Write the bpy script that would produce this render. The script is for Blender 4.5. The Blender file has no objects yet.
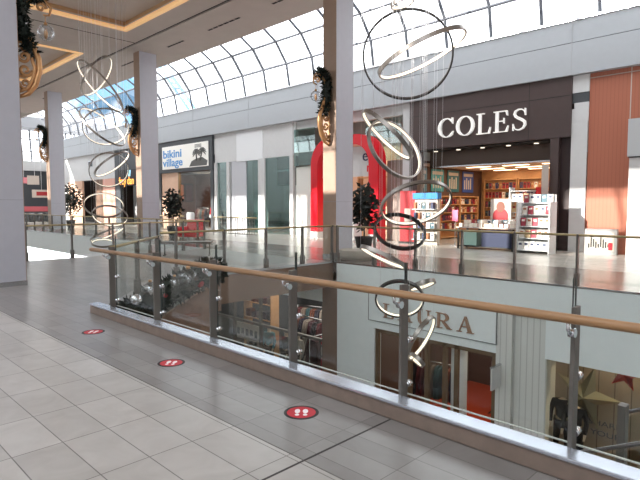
import bpy, bmesh, math, random
from mathutils import Vector, Matrix
random.seed(7)
C = bpy.context.scene.collection
PI = math.pi
R = math.radians

# ------------------------------------------------------------------ materials
def lin(c):
    return tuple((x/255/12.92 if x/255 <= .04045 else ((x/255+.055)/1.055)**2.4) for x in c)+(1,)
MATS = {}
def mat(name, col, rough=.6, metal=0., noise=0., nscale=6., emit=None, es=0., spec=.5):
    if name in MATS: return MATS[name]
    m = bpy.data.materials.new(name); m.use_nodes = True
    nt = m.node_tree; b = nt.nodes['Principled BSDF']
    c = lin(col)
    b.inputs['Base Color'].default_value = c
    b.inputs['Roughness'].default_value = rough
    b.inputs['Metallic'].default_value = metal
    b.inputs['Specular IOR Level'].default_value = spec
    if noise:
        tc = nt.nodes.new('ShaderNodeTexCoord'); n = nt.nodes.new('ShaderNodeTexNoise')
        n.inputs['Scale'].default_value = nscale; n.inputs['Detail'].default_value = 4
        r = nt.nodes.new('ShaderNodeValToRGB')
        r.color_ramp.elements[0].position = .3; r.color_ramp.elements[1].position = .7
        r.color_ramp.elements[0].color = tuple(x*(1-noise) for x in c[:3])+(1,)
        r.color_ramp.elements[1].color = tuple(min(1, x*(1+noise)) for x in c[:3])+(1,)
        nt.links.new(tc.outputs['Object'], n.inputs['Vector']); nt.links.new(n.outputs['Fac'], r.inputs['Fac'])
        nt.links.new(r.outputs['Color'], b.inputs['Base Color'])
    if emit:
        b.inputs['Emission Color'].default_value = lin(emit); b.inputs['Emission Strength'].default_value = es
    MATS[name] = m; return m

def tile_mat(name, c1, c2, mortar, w, h, off=0., rough=.3, ms=.004, rot=0):
    m = bpy.data.materials.new(name); m.use_nodes = True
    nt = m.node_tree; b = nt.nodes['Principled BSDF']
    tc = nt.nodes.new('ShaderNodeTexCoord'); mp = nt.nodes.new('ShaderNodeMapping')
    mp.inputs['Rotation'].default_value[2] = rot
    br = nt.nodes.new('ShaderNodeTexBrick'); br.offset = off; br.squash = 1
    br.inputs['Scale'].default_value = 1; br.inputs['Brick Width'].default_value = w
    br.inputs['Row Height'].default_value = h; br.inputs['Mortar Size'].default_value = ms
    br.inputs['Mortar Smooth'].default_value = .1; br.inputs['Bias'].default_value = 0
    br.inputs['Color1'].default_value = lin(c1); br.inputs['Color2'].default_value = lin(c2)
    br.inputs['Mortar'].default_value = lin(mortar)
    n = nt.nodes.new('ShaderNodeTexNoise'); n.inputs['Scale'].default_value = 3.2; n.inputs['Detail'].default_value = 6
    n.inputs['Distortion'].default_value = 1.2
    mx = nt.nodes.new('ShaderNodeMix'); mx.data_type = 'RGBA'; mx.blend_type = 'MULTIPLY'; mx.inputs['Factor'].default_value = 1
    rp = nt.nodes.new('ShaderNodeValToRGB'); rp.color_ramp.elements[0].position = .3; rp.color_ramp.elements[1].position = .75
    rp.color_ramp.elements[0].color = (.84, .83, .82, 1); rp.color_ramp.elements[1].color = (1, 1, 1, 1)
    L = nt.links.new
    L(tc.outputs['Object'], mp.inputs['Vector']); L(mp.outputs['Vector'], br.inputs['Vector']); L(tc.outputs['Object'], n.inputs['Vector'])
    L(n.outputs['Fac'], rp.inputs['Fac']); L(br.outputs['Color'], mx.inputs['A']); L(rp.outputs['Color'], mx.inputs['B'])
    L(mx.outputs['Result'], b.inputs['Base Color'])
    b.inputs['Roughness'].default_value = rough
    bp = nt.nodes.new('ShaderNodeBump'); bp.inputs['Strength'].default_value = .25; bp.inputs['Distance'].default_value = .003; bp.invert = True
    L(br.outputs['Fac'], bp.inputs['Height']); L(bp.outputs['Normal'], b.inputs['Normal'])
    MATS[name] = m; return m

def glass_mat(name, tint, gl=.10, rough=.02, k=.55):
    m = bpy.data.materials.new(name); m.use_nodes = True
    nt = m.node_tree; nt.nodes.clear()
    o = nt.nodes.new('ShaderNodeOutputMaterial'); mx = nt.nodes.new('ShaderNodeMixShader')
    t = nt.nodes.new('ShaderNodeBsdfTransparent'); g = nt.nodes.new('ShaderNodeBsdfGlossy')
    f = nt.nodes.new('ShaderNodeLayerWeight'); f.inputs['Blend'].default_value = .25
    mm = nt.nodes.new('ShaderNodeMath'); mm.operation = 'MULTIPLY_ADD'; mm.inputs[1].default_value = k; mm.inputs[2].default_value = gl*.35
    t.inputs['Color'].default_value = tint+(1,); g.inputs['Roughness'].default_value = rough
    L = nt.links.new
    L(f.outputs['Fresnel'], mm.inputs[0]); L(mm.outputs[0], mx.inputs['Fac'])
    L(t.outputs[0], mx.inputs[1]); L(g.outputs[0], mx.inputs[2]); L(mx.outputs[0], o.inputs['Surface'])
    MATS[name] = m; return m

def stripe_mat(name, c1, c2, width, rough=.6, axis=0, ms=.012):
    # boards / flutes: narrow joint lines at a regular pitch along one axis
    m = bpy.data.materials.new(name); m.use_nodes = True
    nt = m.node_tree; b = nt.nodes['Principled BSDF']
    tc = nt.nodes.new('ShaderNodeTexCoord'); s = nt.nodes.new('ShaderNodeSeparateXYZ')
    md = nt.nodes.new('ShaderNodeMath'); md.operation = 'PINGPONG'; md.inputs[1].default_value = width/2
    lt = nt.nodes.new('ShaderNodeMath'); lt.operation = 'LESS_THAN'; lt.inputs[1].default_value = ms
    mx = nt.nodes.new('ShaderNodeMix'); mx.data_type = 'RGBA'
    mx.inputs['A'].default_value = lin(c1); mx.inputs['B'].default_value = lin(c2)
    L = nt.links.new
    L(tc.outputs['Object'], s.inputs[0]); L(s.outputs[axis], md.inputs[0]); L(md.outputs[0], lt.inputs[0]); L(lt.outputs[0], mx.inputs['Factor'])
    L(mx.outputs['Result'], b.inputs['Base Color']); b.inputs['Roughness'].default_value = rough
    MATS[name] = m; return m

def emis(name, col, s):
    return mat(name, col, .5, emit=col, es=s)

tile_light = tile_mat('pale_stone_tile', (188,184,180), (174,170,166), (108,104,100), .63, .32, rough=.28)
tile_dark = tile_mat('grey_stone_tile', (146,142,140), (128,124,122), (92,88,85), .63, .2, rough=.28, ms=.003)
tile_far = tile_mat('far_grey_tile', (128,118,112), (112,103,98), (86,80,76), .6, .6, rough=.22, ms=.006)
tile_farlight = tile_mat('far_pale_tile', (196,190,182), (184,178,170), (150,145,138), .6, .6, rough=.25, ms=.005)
tile_low = tile_mat('lower_pale_tile', (170,160,150), (160,150,140), (110,100,95), .6, .6, rough=.3, ms=.005)
M_white = mat('white_paint', (208,209,209), .6, noise=.02)
M_cool = mat('cool_white_panel', (238,246,247), .55, noise=.02)
M_ceil = mat('ceiling_paint', (196,188,181), .8, noise=.03, nscale=1.5)
M_ledge = mat('ledge_paint', (172,176,180), .6, noise=.015)
M_brown = mat('brown_cladding', (128,104,88), .45, noise=.05)
M_colwarm = mat('column_shaded_face', (158,134,116), .5, noise=.04)  # warm tone of the column's shaded sides, put into the colour
M_colgrey = mat('column_grey_face', (186,187,196), .45, noise=.02)
M_dark = mat('dark_bronze_metal', (104,100,95), .45, metal=.25)
M_steel = mat('brushed_steel', (196,198,202), .25, metal=1.)
M_chrome = mat('chrome', (220,222,226), .1, metal=1.)
M_cap = mat('polished_kerb_cap', (206,212,224), .22, metal=.75)
M_kerb = mat('kerb_stone', (128,112,102), .5, noise=.1, nscale=9)
M_tan = mat('tan_handrail', (160,122,86), .32, noise=.08, nscale=5)
M_brass = mat('brass_handrail', (176,160,120), .3, metal=.6)
M_slot = mat('vent_black', (40,36,34), .8)
M_frame = mat('skylight_frame', (92,96,104), .4, metal=.4)
M_glass = glass_mat('clear_glass', (.955,.975,.965), gl=.04, k=.16)
M_sky = glass_mat('skylight_glass', (.97,.98,1.), gl=.05)
M_shopglass = glass_mat('shop_glass', (.93,.95,.94), gl=.05, k=.2)
M_teal = glass_mat('teal_glass', (.68,.84,.82), gl=.3)
M_choc = mat('chocolate_panel', (72,58,56), .45, noise=.04)
M_black = mat('black_panel', (26,24,24), .5)
M_charc = mat('charcoal_panel', (70,74,78), .5)
M_terra = stripe_mat('terracotta_board', (172,104,80), (158,94,72), .12, ms=.008)
M_wood = mat('maple_wood', (196,150,104), .5, noise=.08)
M_lwood = mat('peach_panel', (222,184,158), .5, noise=.04)
M_red = mat('red_lacquer', (214,12,34), .3)
M_redd = mat('deep_red', (160,24,34), .5)
M_blue = mat('letter_blue', (84,152,212), .5)
M_letter = mat('letter_white', (240,238,234), .4, emit=(240,238,234), es=.25)
M_gold = mat('gold_scroll', (196,150,104), .35, metal=.65, noise=.15, nscale=8)
M_green = mat('garland_green', (22,34,26), .7, noise=.3)
M_leaf = mat('leaf_dark', (20,28,22), .55, noise=.3, nscale=8)
M_pot = mat('pot_dark', (44,42,42), .5)
M_soil = mat('soil', (40,30,24), .95)
M_ring = mat('ring_metal', (150,144,138), .3, metal=.8)
M_ringd = mat('ring_dark_metal', (72,70,70), .35, metal=.7)
M_led = emis('ring_lit_strip', (255,244,224), .75)
M_wire = mat('fine_wire', (225,225,228), .3, metal=.3)
M_cove = emis('coffer_border_glow', (236,188,132), .4)  # glow that paints warm light onto the coffer moulding
M_lamp = emis('ceiling_lamp', (255,236,208), 9.)
M_rust = mat('rust_carpet', (170,62,30), .95, noise=.1, nscale=14)
M_fluted = stripe_mat('fluted_white', (222,224,220), (196,198,194), .14, ms=.012)
M_board = stripe_mat('white_boards', (150,134,118), (96,84,74), .33, ms=.010)
M_bauble = glass_mat('clear_bauble', (.93,.95,.97), gl=.3, k=.5)
M_silver = mat('silver_bauble', (226,228,232), .18, metal=.9)
M_brz = mat('bronze_frame', (126,104,80), .35, metal=.5)
M_skin = mat('mannequin_pale', (212,188,164), .5)
M_cloth_black = mat('cloth_black', (28,26,30), .9)
M_gstar = mat('gold_foil', (150,140,112), .32, metal=.55)
M_rstar = mat('red_foil', (186,30,34), .3, metal=.35)

# ------------------------------------------------------------------ mesh builder
class MB:
    def __init__(s): s.v=[]; s.f=[]; s.mi=[]; s.sm=[]; s.cur=0
    def add(s, vs, fs, smooth=False):
        o=len(s.v); s.v+= [tuple(v) for v in vs]
        for f in fs: s.f.append(tuple(i+o for i in f)); s.mi.append(s.cur); s.sm.append(smooth)
        return s
    def box(s, x0,x1,y0,y1,z0,z1):
        if x0>x1:x0,x1=x1,x0
        if y0>y1:y0,y1=y1,y0
        if z0>z1:z0,z1=z1,z0
        return s.add([(x0,y0,z0),(x1,y0,z0),(x1,y1,z0),(x0,y1,z0),(x0,y0,z1),(x1,y0,z1),(x1,y1,z1),(x0,y1,z1)],
            [(0,3,2,1),(4,5,6,7),(0,1,5,4),(1,2,6,5),(2,3,7,6),(3,0,4,7)])
    def prism(s, poly, a0, a1, axis='y'):
        # poly: list of 2D points; axis y -> (x,z) profile, x -> (y,z) profile, z -> (x,y) profile
        n=len(poly)
        def P(p,a): return {'y':(p[0],a,p[1]),'x':(a,p[0],p[1]),'z':(p[0],p[1],a)}[axis]
        vs=[P(p,a0) for p in poly]+[P(p,a1) for p in poly]
        fs=[tuple(range(n)),tuple(range(2*n-1,n-1,-1))]+[(i,i+n,(i+1)%n+n,(i+1)%n) for i in range(n)]
        return s.add(vs,fs)
    def tube(s, pts, r, n=8, closed=False, caps=True, smooth=True):
        pts=[Vector(p) for p in pts]; m=len(pts)
        rr=r if isinstance(r,(list,tuple)) else [r]*m
        vs=[];prev=None
        for i,p in enumerate(pts):
            if closed: t=(pts[(i+1)%m]-pts[i-1]).normalized()
            else: t=(pts[min(i+1,m-1)]-pts[max(i-1,0)]).normalized()
            if prev is None:
                u=t.orthogonal().normalized()
            else:
                u=(prev-t*prev.dot(t)).normalized()
            prev=u; w=t.cross(u)
            for k in range(n):
                a=2*PI*k/n; vs.append(p+(u*math.cos(a)+w*math.sin(a))*rr[i])
        fs=[]
        for i in range(m if closed else m-1):
            j=(i+1)%m
            for k in range(n): fs.append((i*n+k,i*n+(k+1)%n,j*n+(k+1)%n,j*n+k))
        s.add(vs,fs,smooth)
        if caps and not closed:
            o=len(s.v)-len(vs)
            s.f.append(tuple(o+k for k in range(n))[::-1]); s.mi.append(s.cur); s.sm.append(False)
            s.f.append(tuple(o+(m-1)*n+k for k in range(n))); s.mi.append(s.cur); s.sm.append(False)
        return s
    def lathe(s, prof, c=(0,0,0), n=20, smooth=True):
        vs=[];m=len(prof)
        for (r,z) in prof:
            for k in range(n): a=2*PI*k/n; vs.append((c[0]+r*math.cos(a),c[1]+r*math.sin(a),c[2]+z))
        fs=[(i*n+k,i*n+(k+1)%n,(i+1)*n+(k+1)%n,(i+1)*n+k) for i in range(m-1) for k in range(n)]
        fs+= [tuple(range(n))[::-1], tuple((m-1)*n+k for k in range(n))]
        return s.add(vs,fs,smooth)
    def ball(s, c, r, n=12, m=8, sc=(1,1,1)):
        prof=[(max(1e-4,math.sin(PI*i/m)),-math.cos(PI*i/m)) for i in range(m+1)]
        vs=[(c[0]+p*r*sc[0]*math.cos(2*PI*k/n),c[1]+p*r*sc[1]*math.sin(2*PI*k/n),c[2]+z*r*sc[2]) for p,z in prof for k in range(n)]
        return s.add(vs,[(i*n+k,i*n+(k+1)%n,(i+1)*n+(k+1)%n,(i+1)*n+k) for i in range(m) for k in range(n)],True)
    def build(s, name, m, parent=None, loc=None):
        me=bpy.data.meshes.new(name)
        if loc is not None: s.v=[(v[0]-loc[0],v[1]-loc[1],v[2]-loc[2]) for v in s.v]
        me.from_pydata(s.v,[],s.f)
        for x in (m if isinstance(m,(list,tuple)) else [m]): me.materials.append(x)
        me.polygons.foreach_set('material_index',s.mi); me.polygons.foreach_set('use_smooth',s.sm); me.update()
        bm=bmesh.new(); bm.from_mesh(me); bmesh.ops.recalc_face_normals(bm,faces=bm.faces); bm.to_mesh(me); bm.free()
        o=bpy.data.objects.new(name,me); C.objects.link(o)
        if loc is not None: o.location=loc
        if parent is not None: o.parent=parent
        return o

def B(*a): return MB().box(*a)
def bev(o,w=.01,seg=2):
    md=o.modifiers.new('bevel','BEVEL'); md.width=w; md.segments=seg; md.limit_method='ANGLE'; return o
def tag(o,label,cat,group=None,kind=None):
    o['label']=label; o['category']=cat
    if group: o['group']=group
    if kind: o['kind']=kind
    return o
def struct(name,mb,m):
    o=mb.build(name,m); o['kind']='structure'; return o
def thing(name,label,cat,loc=(0,0,0),rz=0,group=None):
    o=bpy.data.objects.new(name,None); C.objects.link(o); o.empty_display_size=.1
    o.location=loc; o.rotation_euler=(0,0,rz); return tag(o,label,cat,group)
def single(name,mb,m,label,cat,loc,rz=0,group=None):
    o=mb.build(name,m); o.location=loc; o.rotation_euler=(0,0,rz); return tag(o,label,cat,group)
def kids(o): return [c for c in C.objects if c.parent==o]
def dup(o,loc=None,rz=None,label=None,parent=None,sc=None):
    c=o.copy(); C.objects.link(c)
    if parent is not None: c.parent=parent
    if loc is not None: c.location=loc
    if rz is not None: c.rotation_euler=(0,0,rz)
    if label: c['label']=label
    if sc: c.scale=(sc,sc,sc)
    for k in kids(o): dup(k,parent=c)
    return c

# ------------------------------------------------------------------ lettering
def ribbon(pts,ws):
    L=[];Rr=[];n=len(pts)
    for i in range(n):
        a=pts[max(i-1,0)];b=pts[min(i+1,n-1)];dx,dy=b[0]-a[0],b[1]-a[1];l=math.hypot(dx,dy) or 1
        nx,ny=-dy/l,dx/l;w=ws[i]/2
        L.append((pts[i][0]+nx*w,pts[i][1]+ny*w));Rr.append((pts[i][0]-nx*w,pts[i][1]-ny*w))
    return [[L[i],L[i+1],Rr[i+1],Rr[i]] for i in range(n-1)]
def bx2(x0,y0,x1,y1): return [(x0,y0),(x1,y0),(x1,y1),(x0,y1)]
def glyph(ch):
    g=[];t=.125;h=.04
    if ch=='L':
        g=[bx2(.1,0,.1+t,1),bx2(0,0,.35,h),bx2(0,1-h,.38,1),bx2(0,0,.62,h),[(.56,0),(.66,0),(.7,.3),(.66,.3)]];w=.72
    elif ch=='E':
        g=[bx2(.1,0,.1+t,1),bx2(0,0,.66,h),bx2(0,1-h,.64,1),bx2(.2,.5,.5,.5+h),[(.56,0),(.66,0),(.71,.28),(.67,.28)],[(.55,1),(.64,1),(.67,.76),(.63,.76)],bx2(.47,.4,.51,.66)];w=.74
    elif ch in 'CO':
        a0,a1=(40,320) if ch=='C' else (0,360);n=36;P=[];W=[]
        for i in range(n+1):
            a=R(a0+(a1-a0)*i/n);P.append((.46+.4*math.cos(a),.5+.47*math.sin(a)));W.append(.04+.11*abs(math.cos(a))**1.3)
        g=ribbon(P,W);w=.94
        if ch=='C': g+=[[(.74,1),(.8,1),(.8,.68),(.76,.7)],[(.76,.28),(.84,.32),(.8,.2),(.74,.15)]];w=.88
    elif ch=='S':
        P=[(.6,.76),(.56,.88),(.44,.965),(.3,.97),(.16,.9),(.12,.77),(.18,.65),(.32,.56),(.46,.48),(.58,.38),(.6,.24),(.52,.1),(.38,.03),(.24,.03),(.12,.1),(.07,.25)]
        W=[.04,.05,.06,.07,.09,.12,.14,.16,.16,.14,.12,.09,.07,.06,.05,.04]
        g=ribbon(P,[q*.8 for q in W])+[[(.58,1),(.62,1),(.63,.68),(.59,.68)],[(.04,.32),(.08,.32),(.08,0),(.04,0)]];w=.7
    elif ch=='A':
        g=[[(.1,0),(.15,0),(.46,1),(.42,1)],[(.62,0),(.8,0),(.5,1),(.4,1)],bx2(.22,.34,.66,.34+h),bx2(0,0,.26,h),bx2(.54,0,.9,h)];w=.92
    elif ch=='U':
        P=[(.17,1),(.17,.35)]+[(.44-.27*math.cos(R(a)),.33+.3*-math.sin(R(a))) for a in range(0,181,15)]+[(.71,.35),(.71,1)]
        g=ribbon(P,[.15,.15]+[.14-.08*i/12 for i in range(13)]+[.06,.06])+[bx2(.02,1-h,.34,1),bx2(.58,1-h,.84,1)];w=.9
    elif ch=='R':
        P=[(.2,.95)]+[(.42+.22*math.sin(R(a)),.72+.235*math.cos(R(a))) for a in range(0,181,20)]+[(.2,.485)]
        g=[bx2(.1,0,.1+t,1),bx2(0,0,.36,h),bx2(0,1-h,.3,1)]+ribbon(P,[.05,.05]+[.06+.09*math.sin(R(a)) for a in range(20,180,20)]+[.05,.05])+[[(.32,.48),(.46,.48),(.86,0),(.66,0)],bx2(.64,0,.9,h)];w=.92
    else: g=[bx2(0,0,.1,1)];w=.2
    return g,w
def serif(parent,text,x0,x1,y,z0,hh,m,depth=.06,gap=.14):
    tot=sum(glyph(c)[1]+gap for c in text)-gap; s=(x1-x0)/tot/hh
    x=x0
    for c in text:
        g,w=glyph(c);b=MB()
        for p in g: b.prism([(x+q[0]*hh*s,z0+q[1]*hh) for q in p],y-depth,y)
        b.build('letter',m,parent); x+=(w+gap)*hh*s
def text_obj(parent,txt,x,y,z,size,m,depth=.02,name='lettering',sx=1.,rz=0,flat=False,align='LEFT',bold=0.):
    cu=bpy.data.curves.new('t','FONT');cu.body=txt;cu.size=size;cu.extrude=depth/2;cu.align_x=align;cu.offset=size*bold*.5
    t=bpy.data.objects.new('t',cu);C.objects.link(t)
    bpy.context.view_layer.update()
    me=bpy.data.meshes.new_from_object(t.evaluated_get(bpy.context.evaluated_depsgraph_get()))
    C.objects.unlink(t);bpy.data.objects.remove(t)
    rot=Matrix.Rotation(rz,4,'Z') if flat else Matrix.Rotation(rz,4,'Z')@Matrix.Rotation(PI/2,4,'X')
    me.transform(Matrix.Translation((x,y,z))@rot@Matrix.Diagonal((sx,1,1,1)))
    me.materials.clear();me.materials.append(m)
    o=bpy.data.objects.new(name,me);C.objects.link(o)
    if parent is not None:o.parent=parent
    return o

# ------------------------------------------------------------------ camera, world, sun
cam=bpy.data.cameras.new('camera');co=bpy.data.objects.new('camera',cam);C.objects.link(co)
cam.sensor_width=36;cam.lens=36*526/640;cam.clip_end=500
co.location=(0,0,1.65);co.rotation_euler=(PI/2-math.atan(35/526),0,R(44.6))
bpy.context.scene.camera=co
vs=bpy.context.scene.view_settings;vs.view_transform='Standard';vs.look='None';vs.gamma=1;vs.exposure=.42;vs.use_curve_mapping=False

w=bpy.data.worlds.new('sky');bpy.context.scene.world=w;w.use_nodes=True;nt=w.node_tree
bg=nt.nodes['Background'];tc=nt.nodes.new('ShaderNodeTexCoord')
nz=nt.nodes.new('ShaderNodeTexNoise');nz.inputs['Scale'].default_value=3.;nz.inputs['Detail'].default_value=5
dt=nt.nodes.new('ShaderNodeVectorMath');dt.operation='DOT_PRODUCT';d=Vector((-.92,.365,.155)).normalized();dt.inputs[1].default_value=d
ad=nt.nodes.new('ShaderNodeMath');ad.operation='MULTIPLY_ADD';ad.inputs[1].default_value=.14
mr=nt.nodes.new('ShaderNodeMapRange');mr.inputs['From Min'].default_value=1.066;mr.inputs['From Max'].default_value=1.072
mx=nt.nodes.new('ShaderNodeMix');mx.data_type='RGBA';mx.inputs['A'].default_value=(.96,.98,1,1);mx.inputs['B'].default_value=(.13,.25,.38,1)
L=nt.links.new
L(tc.outputs['Generated'],dt.inputs[0]);L(tc.outputs['Generated'],nz.inputs['Vector'])
L(nz.outputs['Fac'],ad.inputs[0]);L(dt.outputs['Value'],ad.inputs[2]);L(ad.outputs[0],mr.inputs['Value']);L(mr.outputs['Result'],mx.inputs['Factor'])
L(mx.outputs['Result'],bg.inputs['Color']);bg.inputs['Strength'].default_value=2.95
def aim(o,dv): o.rotation_euler=Vector(dv).to_track_quat('-Z','Y').to_euler()
sl=bpy.data.lights.new('sun','SUN');sl.energy=8.5;sl.angle=R(.6);sl.color=(1,.93,.84)
so=bpy.data.objects.new('sun',sl);C.objects.link(so);so.location=(0,-20,20);aim(so,(.28,1,-.35))

def area(name,loc,sx,sy,e,col=(1,.9,.78),dv=(0,0,-1)):
    l=bpy.data.lights.new(name,'AREA');l.shape='RECTANGLE';l.size=sx;l.size_y=sy;l.energy=e;l.color=col
    o=bpy.data.objects.new(name,l);C.objects.link(o);o.location=loc;aim(o,dv);return o

# ------------------------------------------------------------------ floors
LOW=-5.
def slab(name,poly,z0,z1,m):
    return struct(name,MB().prism(poly,z0,z1,'z'),m)
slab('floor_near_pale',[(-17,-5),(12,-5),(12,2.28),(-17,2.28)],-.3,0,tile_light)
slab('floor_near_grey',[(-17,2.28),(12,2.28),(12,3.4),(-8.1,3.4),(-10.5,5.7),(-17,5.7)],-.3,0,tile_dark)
slab('floor_bridge',[(-17,5.7),(-10.5,5.7),(-10.5,11.2),(-17,11.2)],-.3,0,tile_dark)
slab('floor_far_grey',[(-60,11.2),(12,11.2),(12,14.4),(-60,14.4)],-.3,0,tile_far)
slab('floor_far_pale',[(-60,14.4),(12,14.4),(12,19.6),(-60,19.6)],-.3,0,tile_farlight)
slab('floor_near_west',[(-60,-5),(-17,-5),(-17,3.4),(-60,3.4)],-.3,0,tile_dark)
slab('floor_shops',[(-60,19.6),(12,19.6),(12,27),(-60,27)],-.3,0,tile_farlight)
slab('floor_lower',[(-62,-5),(12,-5),(12,19.6),(-62,19.6)],LOW-.3,LOW,tile_low)
struct('trim_1',B(-2.40,-2.385,-5,3.2,0,.002),mat('expansion_joint',(58,54,52),.6))
struct('trim_2',B(-17,12,2.275,2.283,0,.0015),mat('joint_grey',(100,96,92),.6))
# slab edges
struct('wall_slab_far',B(-10.34,12,11.17,11.5,-.72,-.001),M_cool)
struct('wall_slab_far_west',B(-60,-17,11.17,11.5,-1.1,-.001),M_white)
struct('wall_slab_bridge',MB().prism([(-10.8,5.75),(-10.47,5.75),(-10.47,11.17),(-10.8,11.17)],-.73,-.001,'z'),M_brown)
struct('wall_slab_bridge_west',B(-17.03,-16.8,3.43,11.16,-.73,-.001),M_brown)
struct('wall_slab_near',B(-8,12,3.2,3.42,-.5,-.001),M_brown)
struct('ceiling_under_bridge',B(-17,-10.8,3.4,16.2,-.76,-.7),M_ceil)
struct('trim_3',B(-10.5,-10.45,5.7,11.16,-.03,.03),M_steel)
struct('trim_4',B(-10.4,12,11.15,11.2,-.03,.012),M_steel)
struct('trim_5',B(-60,-17,11.16,11.22,-.03,.012),M_steel)

# kerb under the near railing
kerb=thing('railing_kerb','brown stone kerb with bright polished metal cap under the nearest glass railing','kerb',(-8.1,3.2,0))
k=B(0,12,0,.14,0,.125).build('stone_base',M_kerb,kerb);bev(k,.008)
k=B(-.01,12,-.012,.15,.125,.15).build('metal_cap',M_cap,kerb);bev(k,.006)

# ------------------------------------------------------------------ ceiling with coffers
CZ=8.9
def holes(name,x0,x1,y0,y1,z0,z1,hs,m):
    b=MB();hs=sorted(hs);x=x0
    for (a,c,p,q) in hs:
        b.box(x,a,y0,y1,z0,z1);b.box(a,c,y0,p,z0,z1);b.box(a,c,q,y1,z0,z1);x=c
    b.box(x,x1,y0,y1,z0,z1);struct(name,b,m)
cof=[(-46,-39,4.4,10.2),(-34.2,-26.2,4.4,10.2),(-21.4,-11.8,4.4,10.2),(-8.8,.8,4.4,10.2)]
holes('ceiling',-46,12,3.15,11.34,CZ,CZ+.15,cof,M_ceil)
struct('ceiling_band_far',B(-46,12,11.46,14.2,CZ-.02,CZ+.15),M_ceil)
struct('ceiling_band_near',B(-46,12,.4,3.1,CZ-.02,CZ+.15),M_ceil)
struct('ceiling_void_sun_block',B(-57,12,.4,14.2,CZ+.75,CZ+.9),M_ceil)  # roof slab; west end stretched out to keep sun off the far wall
struct('ceiling_slot_far',B(-46,12,11.34,11.46,CZ+.04,CZ+.1),M_slot)
for i,x in enumerate((-35.5,-22.85,-10.3,2.3)):
    struct('trim_%d'%(10+i),B(x-.04,x+.04,3.15,11.4,CZ-.004,CZ+.01),mat('shadow_gap',(96,88,82),.8))
gr='gold-lit ceiling coffers'
cn=['warm-lit rectangular ceiling coffer above the end of the far walkway','smaller-looking warm-lit ceiling coffer at upper left behind the glass bauble','large warm-lit ceiling coffer at the top of the photo left of the tall column','warm-lit ceiling coffer directly over the nearest void']
for i,(a,c,p,q) in enumerate(cof):
    t=thing('ceiling_coffer',cn[i],'coffer',((a+c)/2,(p+q)/2,CZ))
    hx,hy=(c-a)/2,(q-p)/2
    B(-hx-.1,hx+.1,-hy-.1,hy+.1,.3,.4).build('raised_panel',M_ceil,t)
    b=MB();b2=MB()
    for s_ in(-1,1):
        b.box(s_*hx,s_*(hx+.1),-hy-.1,hy+.1,.15,.3);b.box(-hx,hx,s_*hy,s_*(hy+.1),.15,.3)
        b2.box(s_*(hx-.05),s_*(hx+.13),-hy-.13,hy+.13,-.05,0.0);b2.box(-hx+.05,hx-.05,s_*(hy-.05),s_*(hy+.13),-.05,0.0)
        b2.box(s_*(hx-.0),s_*(hx-.04),-hy,hy,0,.07);b2.box(-hx,hx,s_*(hy-.0),s_*(hy-.04),0,.07)
    b.build('riser',mat('coffer_riser',(196,160,120),.6),t)
    b2.build('glowing_border',M_cove,t)  # gold moulding; its lit look is put in as glow
# vents
gv='slot vents along the ceiling band'
for i,(x,l) in enumerate(((-38.5,.5),(-32.,.5),(-26.3,.7),(-21.6,.7),(-17.9,1.1),(-14.,.9))):
    n=['far','second','third','fourth','fifth','nearest'][i]
    t=thing('slot_vent','black slot vent in ceiling band above the columns, '+['farthest one at left','second from far end','just left of the middle column','right of the middle column, short','longer one, right half of the band','nearest one at the top edge'][i],'vent',(x,12.65,CZ-.03),0,gv)
    B(-l,l,-.09,.09,0,.008).build('frame',M_ceil,t)
    b=MB()
    for j in range(6):
        c=-l+(j+.5)*l/3;b.box(c-l/7,c+l/7,-.05,.05,-.006,0)
    b.build('slots',M_slot,t)

# ------------------------------------------------------------------ barrel skylights
prof=[(19.6,8.08),(19.38,9.27),(18.62,10.28),(17.6,10.9),(16.6,11.05),(15.6,10.85),(14.8,10.2),(14.3,8.95)]
ribx=[-33.36+i*1.95-12*1.95+.0 for i in range(35)]
def vault(name,pf,label):
    t=thing(name,label,'skylight',(0,pf[0][0],pf[0][1]))
    oy,oz=pf[0]
    g=MB()
    for i in range(len(pf)-1):
        a,b=pf[i],pf[i+1];g.add([(-58,a[0]-oy,a[1]-oz),(11.9,a[0]-oy,a[1]-oz),(11.9,b[0]-oy,b[1]-oz),(-58,b[0]-oy,b[1]-oz)],[(0,1,2,3)])
    g.build('glazing',M_sky,t)
    for x in ribx:
        if x>12: continue
        MB().tube([(x,p[0]-oy,p[1]-oz) for p in pf],.068,6).build('rib',M_frame,t)
    for p in pf[1:-1]:
        MB().tube([(-58,p[0]-oy,p[1]-oz),(11.9,p[0]-oy,p[1]-oz)],.06,6).build('purlin',M_frame,t)
vault('barrel_skylight',prof,'curved glass barrel skylight with dark ribs over the far walkway')
vault('barrel_skylight',[(14.6-a,b) for a,b in prof],'matching curved glass barrel skylight above the near walkway, overhead')
# lattice truss outside the far glazing
t=thing('roof_truss','pale blue steel lattice truss outside the glass roof at upper left','truss',(-40.5,23.5,11.7))
for s in (0,.9): MB().tube([(-3+s,0,2.5),(2.3+s,0,-2.3)],.11,6).build('chord',mat('blue_steel',(120,165,205),.5),t)
b=MB()
for j in range(9): 
    f=j/9;x,z=-3+5.3*f,2.5-4.8*f;b.tube([(x,0,z),(x+.9+.29,0,z-.27)],.06,5)
b.build('lacing',MATS['blue_steel'],t)
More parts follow.
